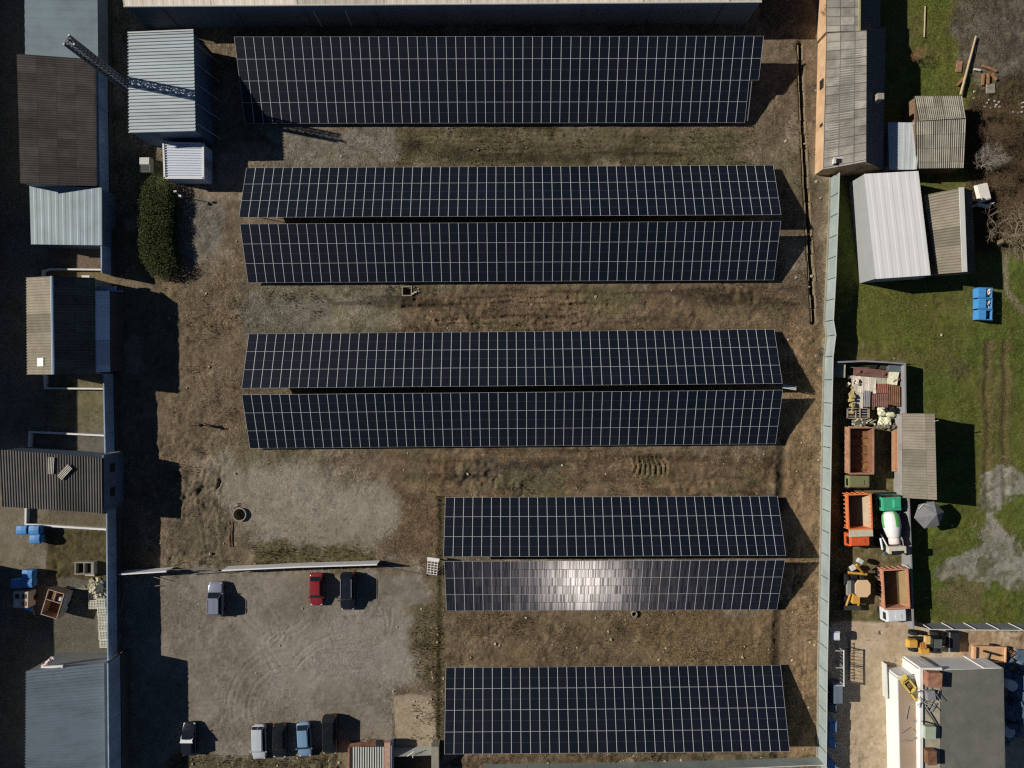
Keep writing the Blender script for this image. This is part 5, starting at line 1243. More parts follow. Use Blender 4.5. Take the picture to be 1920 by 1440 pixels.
# white box trailer with four hatches, rusty open trailer
c = P(43, 1123, 1.2); t = thing('box_trailer', 'white box trailer with four square openings below the blue bins', 'trailer', (c.x, c.y, 0), R(-1))
mb = MB(); mb.box((0, 0, .9), (1.9, 2.0, 1.4)); mb.build('body', mat('cream_box', alb(190, 180, 164), rough=.7, var=.15, scale=1), t, bevel=.04)
for x in (-.45, .45):
    for y in (-.45, .45): part_box(t, V(0, 0, 0), 'opening', M_RUST if (x > 0 and y < 0) else (M_CAP if y < 0 else M_DARK), (x, y, 1.605), (.55, .55, .03))
for x in (-1.0, 1.0): wheel(t, x, 0, .33, .2)
part_box(t, V(0, 0, 0), 'fender', M_BINB, (.4, -1.3, .7), (.9, .6, .4), R(-20), .06); part_tube(t, V(0, 0, 0), 'drawbar', M_STEEL, (.6, -1.0, .6), (1.0, -2.2, .5), .06)
c = P(106, 1129, 1.3); t = thing('open_trailer', 'rusty open trailer with inner partitions, turned at an angle in the western yard', 'trailer', (c.x, c.y, 0), R(-17))
mb = MB()
for x, y, sx, sy in ((-1.0, 0, .1, 3.2), (1.0, 0, .1, 3.2), (0, 1.6, 2.1, .1), (0, -1.6, 2.1, .1), (0, .35, 2.0, .08)): mb.box((x, y, 1.35), (sx, sy, 1.5))
mb.box((0, .95, 1.5), (.08, 1.2, 1.2)); mb.build('walls', mat('pale_rust', alb(178, 154, 134), rough=.85, var=.2, scale=1.5, dirt=alb(124, 94, 76), dirt_amt=.6), t)
part_box(t, V(0, 0, 0), 'floor', M_RUST, (0, 0, .75), (2.0, 3.2, .1)); part_box(t, V(0, 0, 0), 'inner_box', M_RUST, (-.5, .95, 1.4), (.85, 1.1, .8), 0, .03); part_box(t, V(0, 0, 0), 'inner_box', M_CAP, (.5, .75, 1.4), (.5, .5, .9), 0, .03)
part_box(t, V(0, 0, 0), 'side_panel', M_GREYW, (1.1, .3, 1.2), (.08, 2.6, 1.5)); 
for x in (-1.1, 1.15): wheel(t, x, -.2, .36, .2)
c = P(160, 1064.5, .5); t = thing('concrete_chamber', 'grey concrete box with two square holes standing on scruffy ground', 'box', (c.x, c.y, 0), 0)
mb = MB()
for x, y, sx, sy in ((-1.1, 0, .14, 1.3), (0, 0, .12, 1.3), (1.05, 0, .34, 1.3), (0, .72, 2.5, .14), (0, -.72, 2.5, .14)): mb.box((x, y, .4), (sx, sy, .8))
mb.build('box_wall', M_CONC, t); part_box(t, V(0, 0, 0), 'bottom', M_DARK, (0, 0, .1), (2.2, 1.4, .04))
# stacked white crates along the fence
M_CRATE = mat('white_crate_plastic', alb(226, 222, 206), rough=.6, var=.12, scale=2)
def crate_mesh():
    mb = MB(); L_, h = 1.0, .3
    for k in range(6):
        x = -L_ / 2 + L_ * k / 5; mb.box((x, 0, h / 2), (.045, L_, h)); mb.box((0, x, h / 2 - .004), (L_, .045, h - .01))
    return mb
proto = None; rg = random.Random(11); i = 0
spots = [(174, 1134, 2, 'at the upper left corner of the crate pile'), (189, 1131, 3, 'under the rubble heap, against the fence'), (174, 1121, 1, 'low beside the pale rubble heap'), (191, 1146, 3, 'below the crate corner, second down the column'),
         (191.5, 1161, 3, 'in the upper middle of the crate column'), (192, 1176, 3, 'in the middle of the crate column'), (193, 1191, 2, 'low in the crate column'), (195, 1206, 2, 'at the bottom end of the crate column')]
for px, py, n, where in spots:
    for k in range(n):
        p = P(px + rg.uniform(-.8, .8), py + rg.uniform(-.8, .8), .31 * k + .3)
        if proto is None: proto = crate_mesh().build('plastic_crate', M_CRATE); o = proto
        else: o = proto.copy(); COL.objects.link(o)
        o.location = (p.x, p.y, .305 * k); o.rotation_euler.z = rg.uniform(-.05, .05)
        lev = 'topmost' if k == n - 1 else ('bottom' if k == 0 else 'second')
        if n == 1: lev = 'single'
        tag(o, f'{lev} white grid crate {where}', 'crate', 'white grid crates stacked by the western fence')
def heap(name, label, cat, c, n, sp, smin, smax, m, seed=0, hmax=.5, group=None):
    rg = random.Random(seed); mb = MB()
    for k in range(n):
        u, v = rg.gauss(0, .45), rg.gauss(0, .45); z = max(0, hmax * (1 - (u * u + v * v)))
        s = rg.uniform(smin, smax)
        mb.box(c + V(u * sp[0], v * sp[1], z * rg.uniform(.4, 1)), (s * rg.uniform(.6, 1.6), s, s * rg.uniform(.4, 1)), rg.uniform(0, 3), tilt=('X', rg.uniform(-.6, .6)))
    return tag(mb.build(name, m, None, c), label, cat, group)
M_RUB = mat('pale_rubble', alb(190, 184, 160), rough=.95, var=.3, scale=3, dirt=alb(120, 114, 92), dirt_amt=.6, dscale=2)
heap('rubble_heap', 'pale heap of rubble between the two-hole box and the white crates', 'rubble', P(181, 1100), 60, (1.0, 1.0), .15, .5, M_RUB, 2, .9)
heap('rubble_heap', 'flat strip of pale rubble just above the white crates', 'rubble', P(187, 1117), 50, (1.3, .5), .12, .4, M_RUB, 3, .5)
heap('junk_strip', 'narrow strip of pale junk between the bottom left roof and the fence', 'junk', P(201, 1370, 0), 70, (.5, 4.0), .2, .6, M_RUB, 4, .8)
heap('rubble_heap', 'small rubble spill beside the square concrete pit', 'rubble', P(779, 547), 16, (.6, .5), .06, .22, M_RUB, 5, .25)
mb = MB(); mb.tube(P(160, 1077, .5), P(177, 1078, .4), .16); tag(mb.build('white_pipe', M_WHITE, None, P(168, 1078)), 'short white pipe lying below the two-hole box', 'pipe')

# ------------------------------------------------------------------ the scrap corner of the compound
M_CORRW = mat('whitened_sheet', alb(214, 206, 192), rough=.8, var=.12, scale=1, dirt=alb(150, 138, 118), dirt_amt=.6, dscale=1)
M_CORRG = mat('grey_green_sheet', alb(170, 172, 150), rough=.8, var=.15, scale=1)
M_RUSTB = mat('red_brown_rust', alb(124, 90, 82), rough=.9, var=.25, scale=1.2, dirt=alb(92, 74, 68), dirt_amt=.7, dscale=.8)
SHEETS = 'scrap roofing sheets in the compound corner'
def scrap_sheet(pts, z, n, m, label, tiltz=0.0, depth=.05):
    """pts: four photo points, ab across ribs"""
    a, b_, c_, d = [P(x, y, z + (tiltz if i in (1, 2) else 0)) for i, (x, y) in enumerate(pts)]
    o = (a + b_ + c_ + d) / 4; mb = MB(); mb.corr(a, b_, c_, d, round(n * 1.5), depth * 1.5, 0, 'sin', .02)
    tag(mb.build('roofing_sheet', m, None, o, recalc=False), label, 'roofing sheet', SHEETS)
scrap_sheet([(1565, 682), (1585, 681), (1584, 708), (1564, 707)], 1.2, 8, M_CORRG, 'grey-green corrugated sheet in the corner nearest the long green fence', .1)
scrap_sheet([(1597, 704), (1641, 706), (1642, 738), (1596, 736)], 1.0, 14, M_CORRW, 'large whitened corrugated sheet left of the rusty sheets', .08)
scrap_sheet([(1597, 736), (1620, 737), (1617, 765), (1597, 764)], .85, 8, M_CORRW, 'whitened corrugated sheet just above the slatted frame', .05)
scrap_sheet([(1641, 706), (1660, 706), (1660, 720), (1643, 720)], 1.15, 7, M_CORRG, 'small striped sheet tucked under the red-brown beam', .05)
scrap_sheet([(1664, 697), (1685, 698), (1681, 722), (1661, 720)], 1.25, 8, mat('cream_sheet', alb(232, 226, 200), rough=.7, var=.08), 'bright cream ribbed sheet right of the red-brown beam', .08)
scrap_sheet([(1644, 720), (1665, 719), (1664, 737), (1643, 737)], 1.3, 4, mat('bright_rust', alb(140, 92, 76), rough=.9, var=.25, scale=1.5), 'bright rusty sheet in the upper middle of the scrap pile', .04, .03)
scrap_sheet([(1665, 720), (1687, 724), (1687, 762), (1664, 758)], 1.35, 4, M_RUST, 'wide brown rusty sheet next to the compound wall', .04, .04)
scrap_sheet([(1632, 740), (1664, 736), (1664, 764), (1632, 762)], 1.15, 5, M_RUSTB, 'dull red-brown sheet under the grey metal plates', .03, .03)
scrap_sheet([(1619, 732), (1632, 733), (1631, 763), (1618, 763)], 1.3, 3, M_GREYW, 'upright grey metal plate lying across the whitened sheets', .04, .03)
c = P(1633, 699, 1.2); mb = MB(); mb.box(c, (4.3, 1.0, .25), R(-5)); mb.box(c + V(.1, -.05, .16), (2.2, .16, .08), R(-5)); 
for u in (-1.6, 1.5): mb.box(c + V(u, -.1 * u, .2), (.3, .3, .3))
tag(mb.build('steel_beam', M_RUSTB, None, c, bevel=.02), 'long red-brown steel beam lying across the scrap pile', 'beam')
c = P(1637, 685, .9); mb = MB(); mb.lathe([(.28, -.14), (.5, -.14), (.58, 0), (.5, .14), (.28, .14)], c, 'Z', 20); mb.poly([], []); tag(mb.build('old_tyre', M_BLACK, None, c), 'dark old tyre above the red-brown beam', 'tyre')
c = P(1618, 684, .4); mb = MB()
for k in range(4): mb.box(c + V(1.6, .35 - k * .25, .2 + .05 * k), (7.2, .12, .14), R(-1))
tag(mb.build('timber_planks', mat('green_planks', alb(96, 104, 84), rough=.9, var=.2, scale=2), None, c), 'row of greenish planks along the top wall of the compound', 'planks')
c = P(1675, 690, .8); mb = MB(); mb.box(c, (1.5, 1.4, .8), R(-3)); tag(mb.build('metal_cabinet', mat('blue_grey_box', alb(96, 106, 112), rough=.6, var=.08), None, c, bevel=.04), 'plain blue-grey metal box in the compound corner by the wall', 'box')
c = P(1609, 775, .9); t = thing('slatted_frame', 'brown slatted frame lying flat below the whitened sheets', 'frame', (c.x, c.y, 0), R(0))
M_FR = mat('brown_frame', alb(160, 140, 122), rough=.85, var=.2, scale=2)
mb = MB()
for y in (-.62, .62): mb.box((0, y, .85), (2.8, .12, .16))
for x in (-1.35, 1.35): mb.box((x, 0, .85), (.2, 1.36, .16))
for x in (-.3, .25): mb.box((x, 0, .9), (.12, 1.2, .1))
mb.build('outer_frame', M_FR, t)
for k in range(3):
    mb = MB(); mb.box((0, -.35 + k * .32, .82), (2.6, .05, .06)); mb.build('slat', M_CAP, t)
mb = MB(); mb.box((0, 0, .4), (2.6, 1.2, .7)); mb.build('crate_body', M_DARK, t)
def engine(px, py, label):
    c = P(px, py, .7); t = thing('scrap_engine', label, 'engine', (c.x, c.y, 0), 0); rg = random.Random(8); mb = MB()
    mb.box((-.4, 0, .5), (1.6, .8, .7)); mb.box((.9, .05, .45), (1.0, .6, .5)); mb.build('block', mat('oily_iron', alb(96, 98, 84), rough=.7, var=.35, scale=3), t, bevel=.05)
    mb = MB()
    for k in range(12): mb.lathe([(.06, 0), (.12, .03), (.12, .14), (.05, .18)], (rg.uniform(-1.3, 1.5), rg.uniform(-.45, .45), .75), 'Z', 8)
    for k in range(9): a = V(rg.uniform(-1.4, 1.2), rg.uniform(-.5, .5), .8); mb.tube(a, a + V(rg.uniform(.2, .8), rg.uniform(-.3, .3), rg.uniform(-.1, .1)), .05)
    mb.build('fittings', mat('pale_metal', alb(190, 190, 160), rough=.5, var=.2, scale=3), t)
engine(1617, 792, 'greasy grey-green engine block between the slatted frame and the rusty truck')
def sack(px, py, z, sx, sy, label, m, seed):
    rg = random.Random(seed); c = P(px, py, z); mb = MB()
    n = 12; rs = []
    for k in range(7):
        f = -1 + 2 * k / 6; w_ = math.sqrt(max(.05, 1 - f ** 4))
        rs.append([V(math.cos(2 * PI * q / n) * sx * (w_ * .35 + .65) * rg.uniform(.82, 1.15), f * sy * rg.uniform(.85, 1.1), .25 + (.16 * w_ + .03) * math.sin(2 * PI * q / n) * rg.uniform(.5, 1.7)) for q in range(n)])
    mb.loft(rs); o = mb.build('cream_sack', m, None, loc=(c.x, c.y, z - .3)); o.rotation_euler.z = rg.uniform(-.3, .3); tag(o, label, 'sack', 'cream sacks in the compound')
M_SACK = mat('cream_sack', alb(232, 222, 190), rough=.8, var=.15, scale=2, dirt=alb(180, 168, 132), dirt_amt=.5)
sack(1654, 771, .9, .55, .6, 'cream sack right of the slatted frame, under the rusty sheets', M_SACK, 1); sack(1670, 774, .95, .62, .5, 'whitest sack, nearest the compound wall', M_SACK, 2)
sack(1653, 791, .8, .40, .62, 'narrow cream sack beside the greasy engine block', M_SACK, 3); sack(1663, 791, .85, .5, .6, 'plump cream sack below the whitest one', M_SACK, 4)
c = P(1678, 842, .8); mb = MB(); mb.box(c, (.75, 5.6, .14), tilt=('Y', R(-28))); mb.box(c + V(.05, 0, .1), (.12, 5.4, .1)); tag(mb.build('rusty_plank', mat('orange_plank', alb(160, 122, 92), rough=.9, var=.2, scale=2), None, c), 'orange-brown plank leaning on the wall beside the rusty tipper', 'plank')
mb = MB(); mb.tube(P(1691, 1058, 1.9), P(1706, 1066, 2.05), .07); tag(mb.build('white_pole', M_WHITE, None, P(1698, 1062)), 'thin white pole on the compound wall above the faded red truck bed', 'pole')
for px, py, n, sp, m_, sd, lb in ((1594, 748, 26, (.35, 2.4), mat('yellowed_scrap', alb(176, 160, 112), rough=.9, var=.3, scale=3), 21, 'ragged yellowish scrap along the left side of the whitened sheets'),
        (1668, 768, 22, (1.2, .5), M_DARK, 22, 'dark scrap wedged between the rusty sheets and the cream sacks'), (1662, 800, 26, (1.6, .35), mat('grey_scrap', alb(120, 114, 104), rough=.8, var=.4, scale=3), 23, 'small grey scrap between the engine and the rusty tipper'),
        (1676, 708, 18, (.9, .9), M_RUSTB, 24, 'broken red-brown scrap next to the bright cream ribbed sheet'), (1604, 716, 16, (1.0, .8), M_CORRW, 25, 'broken pale scraps on top of the large whitened sheet')):
    heap('scrap_heap', lb, 'scrap metal', P(px, py, .7), n, sp, .12, .38, m_, sd, .75)
# gazebo / parasol
c = P(1744, 966, 2.3); t = thing('garden_parasol', 'grey hexagonal parasol on the grass beside the tan storage shed', 'parasol', (c.x, c.y, 0), R(12))
mb = MB(); ap = V(.45, .1, 3.0); rim = [V(1.85 * math.cos(PI * k / 3), 1.75 * math.sin(PI * k / 3), 2.15) for k in range(6)]
for k in range(6):
    a, b_ = rim[k], rim[(k + 1) % 6]; mb.face([a, b_, ap]); mb.face([b_ - V(0, 0, .02), a - V(0, 0, .02), ap - V(0, 0, .02)]); mb.face([a, a - V(0, 0, .18), b_ - V(0, 0, .18), b_])
mb.build('canopy', mat('grey_canvas', alb(126, 126, 128), rough=.9, var=.12, scale=2.5, dirt=alb(96, 96, 98), dirt_amt=.5, dscale=1.5), t, recalc=False)
part_tube(t, V(0, 0, 0), 'pole', M_STEEL, (.45, .1, 0), (.45, .1, 2.95), .05)
for k in range(6): part_tube(t, V(0, 0, 0), 'rib', M_STEEL, (.45, .1, 2.9), rim[k] - V(0, 0, .04), .015)
mb = MB(); q = P(1737, 949, 2.4) - c; mb.tube((q.x - .7, q.y - .1, 2.3), (q.x, q.y + .4, 2.35), .06); mb.tube((q.x, q.y + .4, 2.35), (q.x + .8, q.y, 2.3), .06); mb.build('edge_bar', M_CAP, t)
# things in the fence's shade, sandy yard
c = P(1561, 1188, .9); mb = MB(); mb.box(c, (1.15, 1.05, 1.8)); mb.box(c + V(0, 0, .93), (1.0, .9, .08)); tag(mb.build('white_cabinet', mat('white_cabinet', (.78, .80, .84), rough=.4, var=.03), None, c, bevel=.05), 'white cabinet standing against the fence by the yard entrance', 'cabinet')
c = P(1569, 1247, 1.3); t = thing('steel_rack', 'long steel rack with a pale top rail against the fence', 'rack', (c.x, c.y, 0), R(1))
part_tube(t, V(0, 0, 0), 'top_rail', M_CAP, (.45, -2.3, 2.2), (.5, 2.2, 2.2), .08)
for y in (-2.2, 0, 2.1): part_tube(t, V(0, 0, 0), 'upright', M_STEEL, (.45, y, 0), (.45, y, 2.2), .06); part_tube(t, V(0, 0, 0), 'arm', M_CAP, (-.5, y, 2.15), (.45, y, 2.2), .05)
for k in range(10): part_tube(t, V(0, 0, 0), 'bar', M_STEEL, (.45, -2.1 + k * .46, .3), (.45, -2.1 + k * .46, 2.1), .03)
c = P(1566, 1296, .9); mb = MB(); mb.box(c, (1.2, 2.3, 1.9)); mb.box(c + V(.15, 0, .98), (.7, 2.2, .06)); tag(mb.build('dark_cupboard', mat('dark_blue_cupboard', (.16, .20, .26), rough=.6, var=.1), None, c, bevel=.04), 'dark blue-grey cupboard at the lower end of the steel rack', 'cupboard')
TANKS = 'blue boxes along the fence in the shade'
for px, py, rz, lb in ((1557, 1323, R(-10), 'dark slatted blue box below the dark cupboard by the fence'), (1557, 1358, 0, 'square blue box standing alone in the fence shade'), (1555, 1387, R(4), 'blue box with tapering sides, second from the bottom edge'), (1553, 1428, R(35), 'turned blue box in the fence shade at the bottom edge')):
    c = P(px, py, .8); mb = MB(); mb.box((0, 0, .75), (1.15, 1.55 if py > 1330 else 1.2, 1.5), top=.9); mb.box((0, 0, 1.53), (.9, 1.2 if py > 1330 else .9, .06))
    o = mb.build('blue_box', mat('shade_blue', (.20, .36, .62), rough=.5, var=.1) if py > 1330 else mat('slat_blue', (.14, .18, .22), rough=.6), None, loc=(c.x, c.y, 0), bevel=.04, rz=rz); tag(o, lb, 'box', TANKS)
c = P(1597, 1240, .05); t = thing('pallet_row', 'row of thin pallets lying along the shade edge in the sandy yard', 'pallet', (c.x, c.y, 0), 0)
for k in range(12): part_box(t, V(0, 0, 0), 'slat', M_TIMBER, (0, -2.2 + k * .4, .08), (.55, .12, .06))
for x in (-.26, .26): part_box(t, V(0, 0, 0), 'runner', M_TIMBER, (x, 0, .03), (.06, 4.8, .05))
c = P(1650.5, 1186, .01); mb = MB(); mb.lathe([(.02, 0), (.30, 0), (.30, .03), (.02, .03)], c, 'Z', 20); tag(mb.build('manhole_cover', mat('iron_cover', alb(110, 92, 76), rough=.8, var=.2), None, c), 'round iron cover set in the sandy yard', 'manhole cover')
# clutter east of the flat roof
heap('junk_pile', 'jumbled dark and blue junk in the shade right of the flat-roofed block', 'junk', P(1902, 1310, 0), 60, (1.6, 5.5), .5, 1.3, mat('blue_junk', (.10, .15, .22), rough=.6, var=.5, scale=.7, dirt=(.02, .02, .03), dirt_amt=.6, dscale=.5), 6, 1.2)
for k, (px, py, sx, sy, lb, m_) in enumerate(((1896, 1285, .8, 1.3, 'rounded white drum at the right edge beside the felt roof', M_WHITE), (1912, 1290, .6, 1.0, 'light blue barrel at the right edge behind the white drum', M_BINB), (1919, 1343, .5, .9, 'small white tank low at the right edge', M_WHITE), (1896, 1375, .9, .7, 'pale curved basin lying at the right edge', M_CAP))):
    c = P(px, py, 1.0); mb = MB(); mb.lathe([(sx * .7, 0), (sx * .8, .1), (sx * .8, sy), (sx * .55, sy + .15)], V(0, 0, 0), 'Z', 16); o = mb.build('drum', m_, None, loc=(c.x, c.y, 0)); tag(o, lb, 'drum')

# ------------------------------------------------------------------ lattice mast
base = P(270, 186, 0); HT = 15.2
t = thing('lattice_mast', 'tall dark lattice mast beside the pale zinc shed', 'mast', base)
M_MAST = mat('mast_steel', (.10, .115, .13), rough=.5, metal=.3, var=.2); rt = .62
lg = [(math.cos(R(90 + 120 * k)) * rt, math.sin(R(90 + 120 * k)) * rt) for k in range(3)]
for x, y in lg:
    o = part_tube(t, V(0, 0, 0), 'leg', M_MAST, (x, y, 0), (x, y, HT), .12, 8)
    mb = MB(); mb.lathe([(.03, HT), (.11, HT), (.11, HT + .08), (.03, HT + .1)], (x, y, 0), 'Z', 8); mb.build('leg_cap', M_CAP, o)
mb = MB(); n = 22
for k in range(n):
    z0, z1 = HT * k / n, HT * (k + 1) / n
    for j in range(3):
        a, b_ = lg[j], lg[(j + 1) % 3]; mb.tube((*a, z0), (*b_, z1), .05, n=4); mb.tube((*b_, z0), (*a, z1), .05, n=4); mb.tube((*a, z1), (*b_, z1), .03, n=4)
mb.build('bracing', M_MAST, t)
mb = MB(); mb.box((0, .25, HT / 2), (.42, .06, HT)); mb.build('cable_tray', M_MAST, t)
mb = MB(); mb.box((0, 0, .15), (2, 2, .3)); mb.build('footing', M_CONC, t)
# cable post between shed and array
base = P(397, 100, 0); t = thing('utility_post', 'short dark post with cross arm in the gap beside the widest array', 'post', base)
part_tube(t, V(0, 0, 0), 'post', M_DARK, (0, 0, 0), (0, 0, 3.6), .12, 8); part_tube(t, V(0, 0, 0), 'cross_arm', M_DARK, (-.8, .6, 3.3), (.6, -.3, 3.4), .08); part_tube(t, V(0, 0, 0), 'stay', M_DARK, (0, 0, 3.4), (-2.4, 2.4, 5.2), .04)
base = P(345, 370, 0); t = thing('lamp_post', 'short lamp post with two heads below the white kiosk', 'lamp post', base)
part_tube(t, V(0, 0, 0), 'post', M_STEEL, (0, 0, 0), (0, 0, 2.3), .05, 8); part_box(t, V(0, 0, 0), 'lamp_head', M_CAP, (0, .12, 2.35), (.35, .2, .14), .2); part_box(t, V(0, 0, 0), 'lamp_head', M_CAP, (.35, -.3, 1.8), (.35, .25, .2), -.4)

# ------------------------------------------------------------------ mid fence of the car yard
def tin_fence(line, z, label):
    pts = [P(x, y, z) for x, y in line]; org = V(pts[0].x, pts[0].y, 0); t = thing('metal_fence', label, 'fence', org)
    for a, b_ in zip(pts[:-1], pts[1:]):
        a, b_ = a.copy(), b_.copy(); a.z = b_.z = 0; d = b_ - a; L_ = d.length; d.normalize(); ang = math.atan2(d.y, d.x); n = max(1, round(L_ / 2.6))
        for k in range(n):
            c = a + d * (L_ * (k + .5) / n); mb = MB(); mb.box((c.x, c.y, z / 2 + .1), (L_ / n - .03, .05, z - .2), ang); mb.build('panel', M_TIN, t, org)
            c = a + d * (L_ * k / n) + V(d.y, -d.x, 0) * .09; mb = MB(); mb.box((c.x, c.y, z / 2 - .05), (.1, .1, z - .1), ang); mb.build('post', M_STEEL, t, org)
            c2 = c + V(d.y, -d.x, 0) * .9; mb = MB(); mb.tube((c.x, c.y, z * .7), (c2.x, c2.y, 0), .035, n=5); mb.build('prop', M_STEEL, t, org)
        c = (a + b_) / 2; mb = MB(); mb.box((c.x, c.y, z + .03), (L_, .16, .06), ang); mb.build('capping', M_TIN, t, org)
    return t
M_TIN = mat('bright_tin', alb(232, 234, 232), rough=.5, var=.05, scale=.8)
tin_fence([(416, 1069.5), (560, 1063), (707, 1058.5)], 2.2, 'bright tin fence stretch above the red and navy cars')
tin_fence([(222, 1077), (312, 1071.5)], 2.2, 'short bright tin fence stretch half in the shade of the western fence')
org = P(360, 1075, 0); t = thing('gate_frame', 'open gate frame of thin dark rods between the two tin fence stretches', 'gate', org)
M_ROD = mat('gate_rod', (.16, .15, .13), rough=.7)
for a, b_ in (((313, 1068, 1.8), (410, 1066, 1.8)), ((313, 1072, .3), (410, 1070, .3)), ((313, 1070, 1.7), (358, 1077, .4)), ((358, 1077, .4), (410, 1068, 1.8)), ((313, 1071, .4), (340, 1068, 1.8)), ((410, 1070, .2), (410, 1067, 1.9)), ((313, 1072, .2), (312, 1069, 1.9))):
    part_tube(t, org, 'rod', M_ROD, P(*a), P(*b_), .045)
org = P(250, 1090, 0); t = thing('gate_frame', 'bent open gate frame lying in shade below the short tin fence', 'gate', org)
for a, b_ in (((234, 1102, .4), (272, 1077, .4)), ((243, 1078, .4), (257, 1088, .4)), ((238, 1103, .3), (300, 1098, .3)), ((234, 1104, .3), (223, 1172, .3)), ((272, 1077, .4), (318, 1090, .3))):
    part_tube(t, org, 'rod', M_FR, P(*a), P(*b_), .04)
c = P(811, 1064, .9); t = thing('lattice_gate', 'white square lattice gate leaf propped up left of the short arrays', 'gate', (c.x, c.y, 0), R(-8))
mb = MB()
for k in range(4):
    x = -.62 + k * .41; mb.tube((x, .95, 1.6), (x, -1.0, .35), .05, n=4)
for k in range(6):
    f = k / 5; mb.tube((-.66, .95 - 1.95 * f, 1.6 - 1.25 * f), (.66, .95 - 1.95 * f, 1.6 - 1.25 * f), .05, n=4)
mb.build('lattice', M_TIN, t); part_box(t, V(0, 0, 0), 'top_board', M_TIN, (0, 1.15, 1.5), (1.5, .45, .12))
for x in (-.6, .6): part_tube(t, V(0, 0, 0), 'leg', M_STEEL, (x, .95, 0), (x, .95, 1.6), .05)
mb = MB(); mb.tube(P(705, 1059, .06), P(800, 1079, .06), .09); tag(mb.build('dark_bar', M_ROD, None, P(750, 1068)), 'long dark bar on the ground between the tin fence and the lattice gate', 'bar')
mb = MB(); a, b_ = P(1468, 724, 1.9), P(1492, 728, 1.9); d = b_ - a
for k in range(3): mb.box((a + b_) / 2 + V(0, -.18 + .18 * k, .02 * k), (1.7, .14, .06), math.atan2(d.y, d.x))
tag(mb.build('pale_planks', M_CAP, None, P(1480, 727)), 'three pale planks poking out at the right end of the array', 'planks')
BRD = 'rusty boards below the large shaft ring'
for x, lb in ((429.5, 'rusty board lying below the shaft ring, the left one'), (434.5, 'rusty board lying below the shaft ring, the right one')):
    c = P(x, 1002, .1); mb = MB(); mb.box(c, (.09, 3.2, .08), R(1.5)); tag(mb.build('rusty_board', M_RUST, None, c), lb, 'board', BRD)

# ------------------------------------------------------------------ the standing person
c = P(384, 796.2, 0); M_CLOTH = mat('dark_clothing', (.025, .027, .035), rough=.9, var=.2, scale=4)
def skin_obj(name, nodes, edges, m, parent=None, root=0):
    me = bpy.data.meshes.new(name); me.from_pydata([n_[0] for n_ in nodes], edges, []); o = bpy.data.objects.new(name, me); COL.objects.link(o)
    o.modifiers.new('s', 'SKIN'); bpy.context.view_layer.update()
    if not me.skin_vertices: me.skin_vertices.new()
    for i, n_ in enumerate(nodes): me.skin_vertices[0].data[i].radius = (n_[1], n_[2] if len(n_) > 2 else n_[1]); me.skin_vertices[0].data[i].use_root = (i == root)
    sd = o.modifiers.new('sub', 'SUBSURF'); sd.levels = sd.render_levels = 2
    me.materials.append(m)
    if parent is not None: o.parent = parent
    return o
N = [((0, 0, .95), .15, .11), ((0, 0, 1.18), .145, .10), ((0, .0, 1.40), .17, .11), ((0, 0, 1.52), .06), ((0, .02, 1.60), .075, .085), ((0, .03, 1.72), .07, .08),
     ((-.09, 0, .86), .095), ((-.11, .02, .48), .065), ((-.12, 0, .09), .045), ((-.12, .17, .04), .04),
     ((.09, 0, .86), .095), ((.11, .02, .48), .065), ((.12, 0, .09), .045), ((.13, .17, .04), .04),
     ((-.20, 0, 1.42), .06), ((-.27, -.01, 1.15), .046), ((-.17, .22, 1.12), .036), ((-.09, .30, 1.15), .03),
     ((.20, 0, 1.42), .06), ((.27, -.01, 1.15), .046), ((.17, .22, 1.12), .036), ((.09, .30, 1.15), .03)]
E = [(0, 1), (1, 2), (2, 3), (3, 4), (4, 5), (0, 6), (6, 7), (7, 8), (8, 9), (0, 10), (10, 11), (11, 12), (12, 13), (2, 14), (14, 15), (15, 16), (16, 17), (2, 18), (18, 19), (19, 20), (20, 21)]
t = thing('person', 'person in dark clothes standing on bare ground with both hands in front', 'person', c, R(-60))
skin_obj('body', N, E, M_CLOTH, t)
mb = MB(); mb.lathe([(.01, .135), (.06, .12), (.095, .06), (.10, 0), (.085, -.05)], (0, 0, 1.68), 'Z', 14); mb.build('hair', mat('dark_hair', (.02, .016, .012), rough=.8), t, smooth=True)
M_SKIN = mat('skin', (.42, .26, .18), rough=.6, var=.05)
mb = MB(); mb.lathe([(.02, -.10), (.06, -.07), (.078, 0), (.07, .06), (.03, .10)], (0, .045, 1.66), 'Z', 14)
mb.tube((0, .12, 1.67), (0, .145, 1.645), .014, .018); mb.box((0, .118, 1.605), (.045, .01, .008)); mb.box((-.03, .117, 1.685), (.022, .01, .01)); mb.box((.03, .117, 1.685), (.022, .01, .01)); mb.build('face', M_SKIN, t, smooth=True)
for s in (-1, 1):
    mb = MB(); b0 = V(s * .08, .31, 1.15); mb.box(b0, (.03, .09, .08))
    for k in range(4): mb.tube(b0 + V(-s * .01, .035, .03 - .02 * k), b0 + V(-s * .05, .085 - .006 * abs(k - 1.5), .03 - .02 * k), .009, .007)
    mb.tube(b0 + V(-s * .01, -.01, .035), b0 + V(-s * .04, .04, .065), .011, .008); mb.build('hand', M_SKIN, t, bevel=.008)

